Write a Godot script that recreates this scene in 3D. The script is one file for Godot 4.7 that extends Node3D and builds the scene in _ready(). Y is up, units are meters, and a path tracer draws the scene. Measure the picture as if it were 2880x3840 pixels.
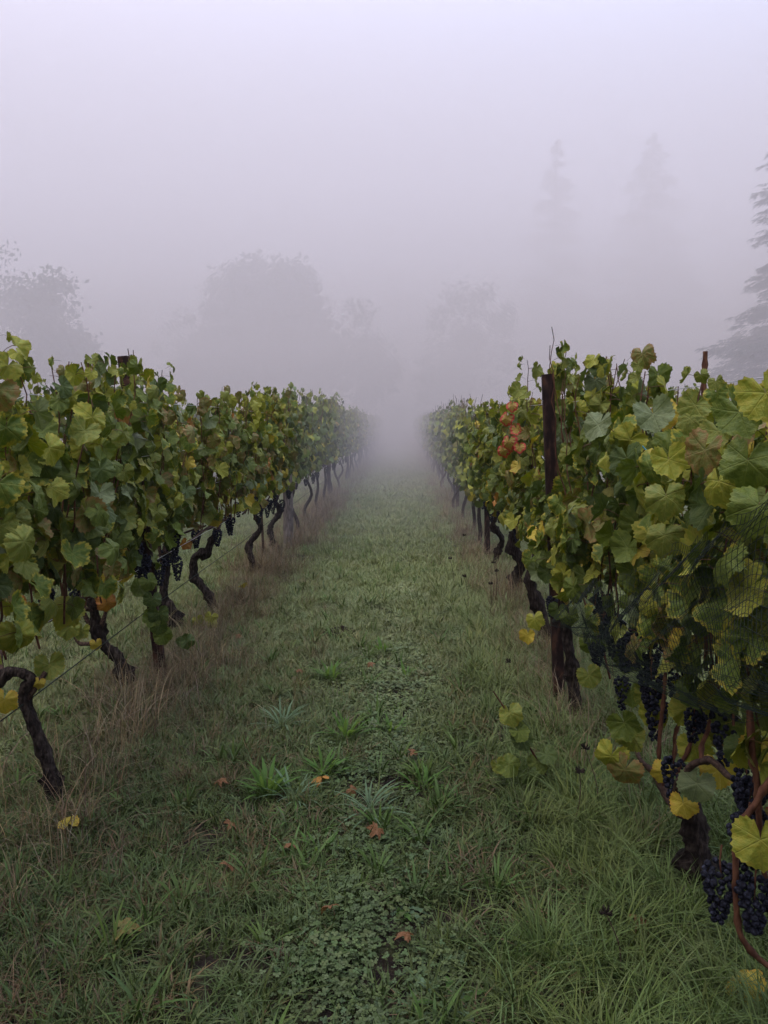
extends Node3D
# A foggy vineyard alley: two trellised rows of grapevines run into the mist, rough grass between them, trees behind.

const LEFT := -1.54
const RIGHT := 1.0
var rng := RandomNumberGenerator.new()
var lump := FastNoiseLite.new()
var mats := {}
var leaves: Array = []        # detailed leaf shapes (arrays)
var leaf_meshes: Array = []   # the same as meshes
var simple_leaves: Array = [] # shapes for far foliage
var kinds: Array = []         # one material per leaf kind
var tints: Array = []         # the mean colour of each kind
var bunches: Array = []
var berry_mesh: ArrayMesh
var berry_spots: Array = []


# ---------------------------------------------------------------- mesh helpers
class Acc:
	var v := PackedVector3Array()
	var n := PackedVector3Array()
	var uv := PackedVector2Array()
	var c := PackedColorArray()
	var ix := PackedInt32Array()

	func add(d: Dictionary, xf: Transform3D, col := Color.WHITE) -> void:
		var o := v.size()
		var dv: PackedVector3Array = d.v
		var dn: PackedVector3Array = d.n
		var duv: PackedVector2Array = d.uv
		v.append_array(xf * dv)
		n.append_array(Transform3D(xf.basis.orthonormalized(), Vector3.ZERO) * dn)
		uv.append_array(duv)
		var cc := PackedColorArray()
		cc.resize(dv.size())
		cc.fill(col)
		c.append_array(cc)
		var di: PackedInt32Array = d.i
		for k in di:
			ix.append(k + o)

	func mesh(m: Material) -> ArrayMesh:
		var a := []
		a.resize(Mesh.ARRAY_MAX)
		a[Mesh.ARRAY_VERTEX] = v
		a[Mesh.ARRAY_NORMAL] = n
		a[Mesh.ARRAY_TEX_UV] = uv
		a[Mesh.ARRAY_COLOR] = c
		a[Mesh.ARRAY_INDEX] = ix
		var out := ArrayMesh.new()
		out.add_surface_from_arrays(Mesh.PRIMITIVE_TRIANGLES, a)
		out.surface_set_material(0, m)
		return out


func smooth_normals(v: PackedVector3Array, ix: PackedInt32Array) -> PackedVector3Array:
	var n := PackedVector3Array()
	n.resize(v.size())
	for t in range(0, ix.size(), 3):
		var f := (v[ix[t + 2]] - v[ix[t]]).cross(v[ix[t + 1]] - v[ix[t]])
		for k in 3:
			n[ix[t + k]] += f
	for k in n.size():
		n[k] = n[k].normalized() if n[k].length_squared() > 1e-20 else Vector3.UP
	return n


func shape(v: PackedVector3Array, uv: PackedVector2Array, ix: PackedInt32Array) -> Dictionary:
	return {"v": v, "n": smooth_normals(v, ix), "uv": uv, "i": ix}


func spline(pts: Array, per: int) -> Array:
	var out := []
	for k in pts.size() - 1:
		var p0: Vector3 = pts[maxi(k - 1, 0)]
		var p1: Vector3 = pts[k]
		var p2: Vector3 = pts[k + 1]
		var p3: Vector3 = pts[mini(k + 2, pts.size() - 1)]
		for j in per:
			out.append(p1.cubic_interpolate(p2, p0, p3, float(j) / per))
	out.append(pts[-1])
	return out


func tube(a: Acc, pts: Array, r0: float, r1: float, sides: int, rough := 0.0, col := Color.WHITE, knots := 0.0) -> void:
	var o := a.v.size()
	var u := Vector3.ZERO
	var count := pts.size()
	var run := 0.0
	for k in count:
		var p: Vector3 = pts[k]
		var q0: Vector3 = pts[maxi(k - 1, 0)]
		var q1: Vector3 = pts[mini(k + 1, count - 1)]
		var t := (q1 - q0).normalized()
		if u == Vector3.ZERO:
			u = t.cross(Vector3(0.31, 0.2, 0.93)).normalized()
		u = (u - t * u.dot(t)).normalized()
		var w := t.cross(u)
		var f := float(k) / maxi(count - 1, 1)
		run += p.distance_to(q0)
		var r := lerpf(r0, r1, f)
		if knots > 0.0 and r0 < 0.009:
			r *= 1.0 + 0.45 * exp(-pow((fposmod(run, 0.085) - 0.042) / 0.009, 2.0))
		elif knots > 0.0:
			r *= 1.0 + knots * maxf(0.0, lump.get_noise_3d(p.x * 900.0, p.y * 900.0 + 37.0, p.z * 900.0)) * 2.0
		for s in sides:
			var ang := TAU * s / sides
			var dir := u * cos(ang) + w * sin(ang)
			var rr := r
			if rough > 0.0:
				rr *= 1.0 + rough * (lump.get_noise_3d(s * 83.0 + p.x * 60.0, run * 260.0, p.z * 60.0 + 9.0) + 0.6 * lump.get_noise_3d(s * 311.0, run * 900.0, p.z * 90.0))
			a.v.append(p + dir * rr)
			a.n.append(dir)
			a.uv.append(Vector2(float(s) / sides, run))
			a.c.append(col)
	for k in count - 1:
		for s in sides:
			var p00 := o + k * sides + s
			var p01 := o + k * sides + (s + 1) % sides
			a.ix.append_array(PackedInt32Array([p00, p00 + sides, p01, p01, p00 + sides, p01 + sides]))
	for e in 2:
		var ring := o + (count - 1) * sides * e
		var mid := a.v.size()
		var q: Vector3 = pts[-1] if e else pts[0]
		a.v.append(q)
		a.n.append(((q - pts[-2]) if e else (q - pts[1])).normalized())
		a.uv.append(Vector2.ZERO)
		a.c.append(col)
		for s in sides:
			if e:
				a.ix.append_array(PackedInt32Array([mid, ring + (s + 1) % sides, ring + s]))
			else:
				a.ix.append_array(PackedInt32Array([mid, ring + s, ring + (s + 1) % sides]))


func box(a: Acc, at: Transform3D, size: Vector3, col := Color.WHITE) -> void:
	var h := size / 2.0
	for axis in 3:
		for s in [-1.0, 1.0]:
			var nn := Vector3.ZERO
			nn[axis] = s
			var t := Vector3.ZERO
			t[(axis + 1) % 3] = 1.0
			var b := nn.cross(t)
			var o := a.v.size()
			for q in [[-1, -1], [-1, 1], [1, 1], [1, -1]]:
				var p: Vector3 = nn * h + t * h * float(q[0]) + b * h * float(q[1])
				a.v.append(at * p)
				a.n.append((at.basis * nn).normalized())
				a.uv.append(Vector2(q[0], q[1]))
				a.c.append(col)
			a.ix.append_array(PackedInt32Array([o, o + 1, o + 2, o, o + 2, o + 3]))


func put(called: String, m: Mesh, parent: Node = self, at := Transform3D()) -> MeshInstance3D:
	var o := MeshInstance3D.new()
	o.name = called
	o.mesh = m
	o.transform = at
	parent.add_child(o, true)
	return o


func base(called: String, at := Vector3.ZERO) -> Node3D:
	var o := Node3D.new()
	o.name = called
	o.position = at
	add_child(o, true)
	return o


func tag(o: Node, label := "", category := "", group := "", kind := "") -> Node:
	for m in [["label", label], ["category", category], ["group", group], ["kind", kind]]:
		if m[1] != "":
			o.set_meta(m[0], m[1])
	return o


func lin(r: float, g: float, b: float) -> Color:
	return Color(r, g, b).linear_to_srgb()


func plain(r: float, g: float, b: float, rough := 0.8, metal := 0.0) -> StandardMaterial3D:
	var m := StandardMaterial3D.new()
	m.metallic_specular = 0.2
	m.albedo_color = lin(r, g, b)
	m.roughness = rough
	m.metallic = metal
	return m


func noise_tex(stops: Array, freq: float, seed_: int, size := 256, kind := FastNoiseLite.TYPE_SIMPLEX_SMOOTH) -> NoiseTexture2D:
	var f := FastNoiseLite.new()
	f.noise_type = kind
	f.seed = seed_
	f.frequency = freq
	f.fractal_octaves = 5
	var t := NoiseTexture2D.new()
	t.width = size
	t.height = size
	t.seamless = true
	t.noise = f
	if stops.size():
		var g := Gradient.new()
		g.offsets = PackedFloat32Array(stops.map(func(s): return s[0]))
		g.colors = PackedColorArray(stops.map(func(s): return s[1]))
		t.color_ramp = g
	return t


func gy(x: float, z: float) -> float:
	var k := clampf(1.0 - absf(z) / 60.0, 0.0, 1.0)
	return k * (0.030 * lump.get_noise_2d(x * 55.0, z * 55.0) + 0.012 * lump.get_noise_2d(x * 190.0 + 50.0, z * 190.0))


# ---------------------------------------------------------------- leaves
const OUTLINE := [[0, 0.62], [14, 0.55], [27, 0.49], [42, 0.54], [57, 0.585], [71, 0.53], [86, 0.47], [101, 0.51], [118, 0.535], [136, 0.50], [152, 0.45], [164, 0.35], [171, 0.16]]
const MAPLE := [[0, 0.66], [10, 0.52], [20, 0.34], [28, 0.24], [40, 0.42], [54, 0.62], [66, 0.44], [80, 0.24], [95, 0.34], [112, 0.50], [130, 0.32], [150, 0.2], [171, 0.1]]


func outline(table: Array, a: float, lobed: float) -> float:
	a = absf(a)
	for k in table.size() - 1:
		if a <= table[k + 1][0]:
			var f: float = (a - table[k][0]) / (table[k + 1][0] - table[k][0])
			f = f * f * (3.0 - 2.0 * f)
			return lerpf(0.52 if a < 140 else lerpf(table[k][1], table[k + 1][1], f), lerpf(table[k][1], table[k + 1][1], f), lobed)
	return table[-1][1]


func make_leaf(k: int, table: Array, points: int, rings: int, stalk: bool) -> Dictionary:
	var r := RandomNumberGenerator.new()
	r.seed = 700 + k
	var lobed := r.randf_range(0.35, 1.0)
	var fold := r.randf_range(0.0, 0.45)
	var cup := r.randf_range(-0.5, 1.05)
	var wave := r.randf_range(0.03, 0.11)
	var ph := r.randf() * TAU
	var tip := r.randf_range(0.0, 0.75)
	var skew := r.randf_range(-0.3, 0.3)
	var curl := r.randf_range(-1.6, 2.4)
	var v := PackedVector3Array([Vector3.ZERO])
	var uv := PackedVector2Array([Vector2(0.5, 0.38)])
	var ix := PackedInt32Array()
	for ring in rings:
		var share := float(ring + 1) / rings
		for j in points:
			var deg := lerpf(-171.0, 171.0, float(j) / (points - 1))
			var rr := outline(table, deg, lobed)
			if ring == rings - 1:
				rr += (0.020 if j % 2 else -0.020) + r.randf_range(-0.012, 0.012)
			else:
				rr *= 1.0 + r.randf_range(-0.05, 0.05)
			rr *= share
			var ang := deg_to_rad(deg)
			var x := sin(ang) * rr
			var y := -cos(ang) * rr
			var q := x * x + y * y
			var z := fold * absf(x) * 0.55 - cup * q + wave * sin(3.0 * ang + ph) * rr * 1.8 + 0.03 * sin(9.0 * ang + ph * 2.0) * share * share - tip * maxf(0.0, -y) * maxf(0.0, -y) + skew * x * y * 2.0 - curl * pow(maxf(0.0, rr - 0.3), 2.0) * (0.6 + 0.4 * sin(2.0 * ang + ph))
			v.append(Vector3(x, y, z))
			uv.append(Vector2(0.5 + x * 0.8, 0.38 - y * 0.9))
	for j in points - 1:
		ix.append_array(PackedInt32Array([0, j + 2, j + 1]))
	for ring in rings - 1:
		for j in points - 1:
			var a := 1 + ring * points + j
			ix.append_array(PackedInt32Array([a, a + 1, a + points, a + 1, a + points + 1, a + points]))
	var back := Vector3(0, 0.12, -0.62)
	if stalk:
		var o := v.size()
		for s in 4:
			var t := s / 3.0
			var p := Vector3(0.02 * sin(t * 4.0), 0.34 * t - 0.22 * t * t, -0.18 * t - 0.44 * t * t)
			for e in 3:
				var an := TAU * e / 3.0
				v.append(p + Vector3(cos(an), sin(an) * 0.7, sin(an) * 0.7) * 0.016)
				uv.append(Vector2(0.03, 0.97))
		for s in 3:
			for e in 3:
				var p00 := o + s * 3 + e
				var p01 := o + s * 3 + (e + 1) % 3
				ix.append_array(PackedInt32Array([p00, p00 + 3, p01, p01, p00 + 3, p01 + 3]))
	var d := shape(v, uv, ix)
	d.back = back
	return d


# colours are linear base colours: blade, blade mottling, veins, margin, share of margin, spots, share of spots, stalk
const LOOKS := [
	[[0.043, 0.067, 0.020], [0.058, 0.082, 0.021], [0.102, 0.130, 0.045], [0.066, 0.092, 0.023], .15, [0.060, 0.040, 0.020], .04],
	[[0.065, 0.092, 0.018], [0.086, 0.114, 0.021], [0.150, 0.173, 0.049], [0.132, 0.151, 0.025], .30, [0.080, 0.050, 0.020], .06],
	[[0.066, 0.103, 0.020], [0.102, 0.135, 0.023], [0.180, 0.194, 0.049], [0.276, 0.227, 0.029], .55, [0.120, 0.060, 0.020], .10],
	[[0.098, 0.124, 0.025], [0.126, 0.140, 0.026], [0.198, 0.200, 0.061], [0.180, 0.162, 0.029], .35, [0.100, 0.060, 0.025], .10],
	[[0.156, 0.178, 0.025], [0.204, 0.205, 0.028], [0.264, 0.254, 0.070], [0.240, 0.215, 0.035], .40, [0.160, 0.090, 0.020], .07],
	[[0.290, 0.235, 0.030], [0.330, 0.270, 0.045], [0.276, 0.248, 0.049], [0.330, 0.190, 0.030], .45, [0.220, 0.090, 0.020], .16],
	[[0.260, 0.120, 0.028], [0.330, 0.170, 0.040], [0.300, 0.200, 0.070], [0.200, 0.070, 0.022], .55, [0.110, 0.040, 0.020], .30],
	[[0.204, 0.184, 0.037], [0.230, 0.150, 0.045], [0.336, 0.281, 0.066], [0.280, 0.022, 0.026], .85, [0.200, 0.030, 0.030], .42],
	[[.098, .125, .062], [.120, .150, .075], [.190, .220, .120], [.120, .145, .060], .20, [.09, .07, .04], .05],
	[[.100, .110, .032], [.135, .120, .034], [.180, .180, .070], [.170, .110, .040], .70, [.11, .055, .026], .38],
	[[.120, .058, .026], [.175, .088, .042], [.18, .10, .05], [.07, .034, .02], .45, [.05, .025, .015], .34],
]


func leaf_textures() -> void:
	var s := 160
	var vein := PackedFloat32Array()
	var edge := PackedFloat32Array()
	var n1 := PackedFloat32Array()
	var n2 := PackedFloat32Array()
	for a in [vein, edge, n1, n2]:
		a.resize(s * s)
	vein.resize(s * s)
	edge.resize(s * s)
	n1.resize(s * s)
	n2.resize(s * s)
	var ribs := [0.0, 0.98, -0.98, 2.04, -2.04]
	for py in s:
		for px in s:
			var x := ((px + 0.5) / s - 0.5) / 0.8
			var y := (0.38 - (py + 0.5) / s) / 0.9
			var rad := sqrt(x * x + y * y)
			var ang := atan2(x, -y)
			var best := 9.0
			var off := 0.0
			for rb in ribs:
				var d := wrapf(ang - rb, -PI, PI)
				if absf(d) < absf(best):
					best = d
			var along := rad * cos(best)
			off = absf(rad * sin(best))
			var w := clampf(1.0 - off / (0.016 * (1.15 - along)), 0.0, 1.0) if absf(best) < 1.3 else 0.0
			var side := absf(fposmod((along - off * 0.75) * 9.5 + (0.5 if best > 0.0 else 0.0), 1.0) - 0.5)
			w = maxf(w, clampf(1.0 - side / 0.075, 0.0, 1.0) * 0.55 * clampf(1.2 - off * 3.0, 0.0, 1.0))
			var k := py * s + px
			vein[k] = w
			edge[k] = rad / maxf(outline(OUTLINE, rad_to_deg(ang), 0.9), 0.05)
			n1[k] = lump.get_noise_2d(px * 4.5, py * 4.5)
			n2[k] = lump.get_noise_2d(px * 21.0 + 500.0, py * 21.0)
	var height := PackedByteArray()
	for k in s * s:
		height.append(int(255.0 * clampf(0.55 - 0.5 * vein[k] + 0.35 * n1[k] + 0.12 * n2[k], 0.0, 1.0)))
	var bump := ImageTexture.create_from_image(Image.create_from_data(s, s, false, Image.FORMAT_L8, height))
	for look in LOOKS + [[]]:
		var neutral: bool = look.is_empty()
		if neutral:
			look = [[.80, .80, .80], [1.0, 1.0, .9], [1.0, 1.0, 1.0], [1.0, .95, .85], .3, [.6, .5, .4], .08]
		var c := []
		for q in [0, 1, 2, 3, 5]:
			c.append(lin(minf(1.0, look[q][0] * 1.14), minf(1.0, look[q][1] * 1.12), look[q][2]))
		var data := PackedByteArray()
		data.resize(s * s * 3)
		for k in s * s:
			var col: Color = (c[0] as Color).lerp(c[1], clampf(0.5 + 1.3 * n1[k], 0.0, 1.0))
			var m := clampf((edge[k] + 0.28 * n1[k] + 0.12 * n2[k] - (1.0 - 0.42 * float(look[4]))) * 5.0, 0.0, 1.0) * clampf(float(look[4]) * 1.6, 0.0, 1.0)
			m *= 1.0 - 0.6 * vein[k]
			col = col.lerp(c[3], m)
			var sp := clampf((n2[k] * 0.8 + n1[k] * 0.5 - (0.62 - float(look[6]))) * 7.0, 0.0, 1.0)
			col = col.lerp(c[4], sp * 0.85)
			col = col.lerp(c[2], vein[k] * 0.5)
			var px := k % s
			var py := k / s
			if px < 14 and py > s - 15:
				col = lin(.11, .055, .03) if not neutral else lin(.9, .6, .6)
			data[k * 3] = int(col.r * 255.0)
			data[k * 3 + 1] = int(col.g * 255.0)
			data[k * 3 + 2] = int(col.b * 255.0)
		var m := StandardMaterial3D.new()
		m.albedo_texture = ImageTexture.create_from_image(Image.create_from_data(s, s, false, Image.FORMAT_RGB8, data))
		m.roughness = 0.5
		m.metallic_specular = 0.27
		m.backlight_enabled = true
		m.backlight = Color(0.62, 0.66, 0.3)
		m.heightmap_enabled = true
		m.heightmap_texture = bump
		m.heightmap_scale = 0.35
		if neutral:
			m.vertex_color_use_as_albedo = true
			mats.leaf_mass = m
		else:
			kinds.append(m)
			tints.append(Color((look[0][0] + look[1][0]) * 0.63, (look[0][1] + look[1][1]) * 0.62, (look[0][2] + look[1][2]) * 0.55))


func pick(weights: Array) -> int:
	var total := 0.0
	for w in weights:
		total += w
	var t := rng.randf() * total
	for k in weights.size():
		t -= weights[k]
		if t <= 0.0:
			return k
	return 0


func facing(dir: Vector3, lift: float, roll: float) -> Basis:
	var n := (dir * cos(lift) + Vector3.UP * sin(lift)).normalized()
	var t := Vector3.DOWN + dir * 0.25
	t = (t - n * t.dot(n)).normalized().rotated(n, roll)
	return Basis((-t).cross(n), -t, n)


# ---------------------------------------------------------------- vines
const GREEN := [24, 32, 20, 18, 10, 0.8, .4, 0, 6, 7]
const YELLOWISH := [9, 20, 22, 20, 22, 2.5, .6, 0, 7, 9]
const FRESH := [14, 30, 24, 18, 13, 1.2, .4, 0, 6, 9]
const OLIVE := [12, 20, 16, 24, 10, 1.8, 1.6, 0, 7, 18]
const REDDISH := [5, 12, 18, 20, 22, 5, 1.5, 4, 5, 16]


func canopy(spec: Dictionary, foot: Vector3) -> Dictionary:
	# shoots and the leaves on them, relative to the vine's foot
	var shoots := []
	var list := []
	var half: float = spec.get("half", 0.78)
	var count: int = spec.get("shoots", 14)
	var side: float = spec.side
	var weights: Array = spec.get("weights", GREEN)
	var top: float = spec.top
	var low: float = spec.get("low", 0.62)
	for k in count:
		var z := lerpf(half, -half, (k + 0.5) / count) + rng.randf_range(-0.05, 0.05)
		var x := rng.randf_range(-0.07, 0.07)
		var y := rng.randf_range(0.71, 0.79)
		var reach := top + rng.randfn(0.0, 0.085) - 0.03 + (0.10 if rng.randf() < 0.12 else 0.0)
		if spec.has("tops"):
			reach += lerpf(spec.tops[0], spec.tops[1], (k + 0.5) / count)
		var hem := low + rng.randf_range(-0.13, 0.16)
		var lean := rng.randf_range(-0.10, 0.10)
		var flop := side * rng.randf_range(0.0, 0.16) if rng.randf() < 0.5 else rng.randf_range(-0.12, 0.12)
		var pts := [Vector3(x, y, z)]
		var step := 0.085
		var n := int((reach - y) / step)
		for j in n:
			var f := float(j + 1) / n
			x += rng.randf_range(-0.018, 0.018) + lean * 0.06 + flop * 0.10 * sin(f * PI)
			z += rng.randf_range(-0.022, 0.022)
			y += step * (1.0 if f < 0.9 else 0.8)
			pts.append(Vector3(x, y, z))
			if y < hem - 0.02:
				continue
			var bunch_zone := y < hem + 0.16
			var blades := 1 + (1 if rng.randf() < spec.get("dense", 0.9) else 0) + (1 if rng.randf() < 0.45 else 0)
			if bunch_zone and rng.randf() < 0.45:
				blades -= 1
			if f > 0.85:
				blades = 2
			for b in blades:
				var sgn := side if rng.randf() < 0.62 else -side
				if j % 2 == 0 and b == 0:
					sgn = side if j % 4 == 0 else -side
				var phi := rng.randf_range(-1.15, 1.15)
				var dir := Vector3(sgn * cos(phi), 0, sin(phi))
				var size := rng.randf_range(0.098, 0.150) * (lerpf(1.0, 0.5, clampf((f - 0.72) / 0.28, 0.0, 1.0)) if b == 0 else 0.85)
				if f > 0.97:
					size *= 0.7
				var lift := rng.randf_range(-0.1, 0.75)
				var bs := facing(dir, lift, rng.randf_range(-0.7, 0.7))
				var at := Vector3(x, y, z) + dir * (rng.randf_range(0.02, 0.06) if f > 0.82 else rng.randf_range(0.03, 0.10) if b == 0 else rng.randf_range(0.05, 0.19)) + Vector3(0, rng.randf_range(-0.05, 0.03), rng.randf_range(-0.04, 0.04))
				at.y = maxf(at.y, 0.3)
				var kind := pick(weights)
				if f > 0.85 and rng.randf() < 0.5:
					kind = [4, 3, 4, 2, 9, 4, 3][rng.randi() % 7]
				elif y < hem + 0.2 and rng.randf() < 0.22:
					kind = [5, 9, 4, 9, 2][rng.randi() % 5]
				list.append({"xf": Transform3D(bs.scaled(Vector3.ONE * size), at), "kind": kind, "shape": rng.randi() % leaves.size(), "first": at.x * side * 2.0 + at.y * 0.25 + at.z * 0.35})
		shoots.append(pts)
	list = list.filter(func(l): return not hidden_post(l.xf.origin + foot))
	for e in spec.get("extra", []):
		var p: Vector3 = e[0] - foot
		var dir := Vector3(side * rng.randf_range(0.1, 0.8), 0, 1).normalized()
		var size: float = e[2] if e.size() > 2 else 0.11
		list.append({"xf": Transform3D(facing(dir, rng.randf_range(0.0, 0.5), rng.randf_range(-0.5, 0.5)).scaled(Vector3.ONE * size), p), "kind": e[1], "shape": rng.randi() % leaves.size(), "first": 99.0})
	return {"shoots": shoots, "leaves": list}


func hidden_post(p: Vector3) -> bool:
	# the canopy is thin round the tops of the two near steel posts
	if p.x < 0.0:
		return p.y > 1.93 and p.z > -5.0 and p.z < -3.95
	if p.y < 1.22:
		return false
	return (p.z > -4.95 and p.z < -3.9 and p.x < 0.88) or (p.z >= -3.9 and p.z < -3.3 and p.x < 0.80)


func near_vine(z: float, x: float, spec: Dictionary) -> Node3D:
	var foot := Vector3(x, gy(x, z), z)
	var t := base("grapevine", foot)
	tag(t, spec.label, "grapevine", "grapevines in the row " + ("left" if spec.side > 0 else "right") + " of the grass alley")
	# trunk
	var trunk: Array = spec.get("trunk", [])
	if trunk.is_empty():
		var a := rng.randf_range(-0.06, 0.06)
		var b := rng.randf_range(-0.08, 0.08)
		trunk = [foot + Vector3(0, -0.04, 0), foot + Vector3(a, 0.16, b), foot + Vector3(a - b * 0.6, 0.34, b * 0.4), foot + Vector3(b * 0.5, 0.5, a), foot + Vector3(a * 0.3, 0.64, 0)]
	var loc := []
	for p in trunk:
		loc.append(p - foot)
	var acc := Acc.new()
	var thick: float = spec.get("thick", 0.027)
	tube(acc, spline(loc, 10), thick * 1.15, thick * 0.8, 15, 0.62, Color.WHITE, 0.8)
	put("trunk", acc.mesh(mats.bark), t)
	# bent arms
	var arms: Array = spec.get("arms", [])
	if arms.is_empty() or spec.get("more_arms", false):
		var head: Vector3 = trunk[-1]
		arms = arms.duplicate()
		for s in [-1.0, 1.0]:
			arms.append([head - Vector3(0, 0.03, 0), head + Vector3(rng.randf_range(-0.02, 0.02), 0.07, s * 0.12), Vector3(lerpf(head.x, x, 0.6), 0.76, head.z + s * 0.34), Vector3(x, 0.73, head.z + s * 0.7)])
	for arm in arms:
		var pts := []
		for p in arm:
			pts.append(p - foot)
		acc = Acc.new()
		tube(acc, spline(pts, 6), 0.0125, 0.007, 9, 0.35, Color.WHITE, 0.8)
		put("arm", acc.mesh(mats.old_cane), t)
	for c in spec.get("canes", []):
		var pts := []
		for p in c:
			pts.append(p - foot)
		acc = Acc.new()
		tube(acc, spline(pts, 9), spec.get("cane_thick", 0.006), spec.get("cane_thick", 0.006) * 0.8, 7, 0.08, Color.WHITE, 0.5)
		put("shoot", acc.mesh(mats.cane), t)
	var cn := canopy(spec, foot)
	for pts in cn.shoots:
		acc = Acc.new()
		tube(acc, spline(pts, 1), 0.0046, 0.0022, 6, 0.1, Color.WHITE, 0.4)
		put("shoot", acc.mesh(mats.cane), t)
	# leaves: those that show are parts of their own, the inner ones one mass
	var list: Array = cn.leaves
	list.sort_custom(func(p, q): return p.first > q.first)
	var single: int = spec.get("single", 300)
	var rest := Acc.new()
	for k in list.size():
		var l = list[k]
		var d: Dictionary = leaves[l.shape]
		var xf: Transform3D = l.xf
		xf.origin -= xf.basis * (d.back * 0.35)
		if k < single:
			var o := put("leaf", leaf_meshes[l.shape], t, xf)
			o.material_override = kinds[l.kind]
		else:
			var c: Color = tints[l.kind]
			rest.add(d, xf, c * rng.randf_range(0.85, 1.2))
	if rest.v.size():
		tag(put("foliage", rest.mesh(mats.leaf_mass), t), "", "", "", "stuff")
	# bunches of grapes
	var hung: Array = spec.get("bunches", [])
	if hung.is_empty():
		for k in 6:
			hung.append([Vector3(x + rng.randf_range(-0.10, 0.10) + spec.side * 0.03, rng.randf_range(0.58, 0.82), z + rng.randf_range(-0.7, 0.7)), 1.0])
	for h in hung:
		var at: Vector3 = h[0] - foot + Vector3(0, 0.06, 0)
		var bs := Basis(Vector3.UP, rng.randf() * TAU).scaled(Vector3.ONE * float(h[1]))
		if h.size() > 2:
			var b := put("grape_bunch", mats.rachis, t, Transform3D(bs, at))
			var which: Array = berry_spots[rng.randi() % berry_spots.size()]
			for p in which:
				put("berry", berry_mesh, b, Transform3D(Basis().scaled(Vector3.ONE * rng.randf_range(0.72, 1.15)), p))
		else:
			put("grape_bunch", bunches[rng.randi() % bunches.size()], t, Transform3D(bs, at))
	return t


func far_vine(seed_: int, weights: Array, top: float) -> Node3D:
	rng.seed = seed_
	var t := base("grapevine")
	var acc := Acc.new()
	var a := rng.randf_range(-0.07, 0.07)
	tube(acc, spline([Vector3(0, -0.05, 0), Vector3(a, 0.18, 0.05), Vector3(-a, 0.42, -0.04), Vector3(0, 0.64, 0)], 3), 0.03, 0.02, 7, 0.3)
	put("trunk", acc.mesh(mats.bark), t)
	for s in [-1.0, 1.0]:
		acc = Acc.new()
		tube(acc, spline([Vector3(0, 0.6, 0), Vector3(0, 0.7, s * 0.14), Vector3(0, 0.76, s * 0.4), Vector3(0, 0.72, s * 0.72)], 3), 0.011, 0.007, 5, 0.15)
		put("arm", acc.mesh(mats.old_cane), t)
	var cn := canopy({"side": 1.0, "top": top, "weights": weights, "shoots": 14, "half": 0.8, "dense": 0.7, "low": 0.76}, Vector3.ZERO)
	for pts in cn.shoots:
		acc = Acc.new()
		tube(acc, pts, 0.005, 0.003, 4)
		put("shoot", acc.mesh(mats.cane), t)
	acc = Acc.new()
	for l in cn.leaves:
		var c: Color = tints[l.kind]
		acc.add(simple_leaves[l.shape % simple_leaves.size()], l.xf, c * rng.randf_range(0.8, 1.15))
	tag(put("foliage", acc.mesh(mats.leaf_far), t), "", "", "", "stuff")
	for k in 4:
		put("grape_bunch", bunches[k % bunches.size()], t, Transform3D(Basis(Vector3.UP, rng.randf() * TAU), Vector3(rng.randf_range(-0.12, 0.12), rng.randf_range(0.6, 0.84), rng.randf_range(-0.7, 0.7))))
	return t


func make_bunches() -> void:
	var ball := SphereMesh.new()
	ball.radius = 0.0078
	ball.height = 0.0156
	ball.radial_segments = 8
	ball.rings = 5
	var a := ball.get_mesh_arrays()
	var d := {"v": a[Mesh.ARRAY_VERTEX], "n": a[Mesh.ARRAY_NORMAL], "uv": a[Mesh.ARRAY_TEX_UV], "i": a[Mesh.ARRAY_INDEX]}
	var one := Acc.new()
	one.add(d, Transform3D())
	berry_mesh = one.mesh(mats.berry)
	var stem := Acc.new()
	tube(stem, [Vector3(0, 0.045, 0), Vector3(0.003, 0.01, 0), Vector3(-0.002, -0.04, 0.003), Vector3(0, -0.10, 0)], 0.0022, 0.001, 5, 0.0, Color.WHITE)
	mats.rachis = stem.mesh(mats.cane)
	for b in 4:
		rng.seed = 40 + b
		var spots := []
		var length := rng.randf_range(0.10, 0.145)
		var tries := 0
		while spots.size() < 62 and tries < 3000:
			tries += 1
			var t := rng.randf()
			var rad := 0.037 * (1.0 - 0.72 * t) * (0.6 + 0.4 * minf(1.0, t * 6.0))
			var ang := rng.randf() * TAU
			var side := 0.03 * maxf(0.0, 0.35 - t) * (1.0 if b % 2 else 0.4)
			var p := Vector3(cos(ang) * rad + side, -t * length, sin(ang) * rad)
			var free := true
			for q in spots:
				if p.distance_squared_to(q) < 0.00016:
					free = false
					break
			if free:
				spots.append(p)
		berry_spots.append(spots)
		var acc := Acc.new()
		for p in spots:
			acc.add(d, Transform3D(Basis().scaled(Vector3.ONE * rng.randf_range(0.88, 1.12)), p))
		bunches.append(acc.mesh(mats.berry))


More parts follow.
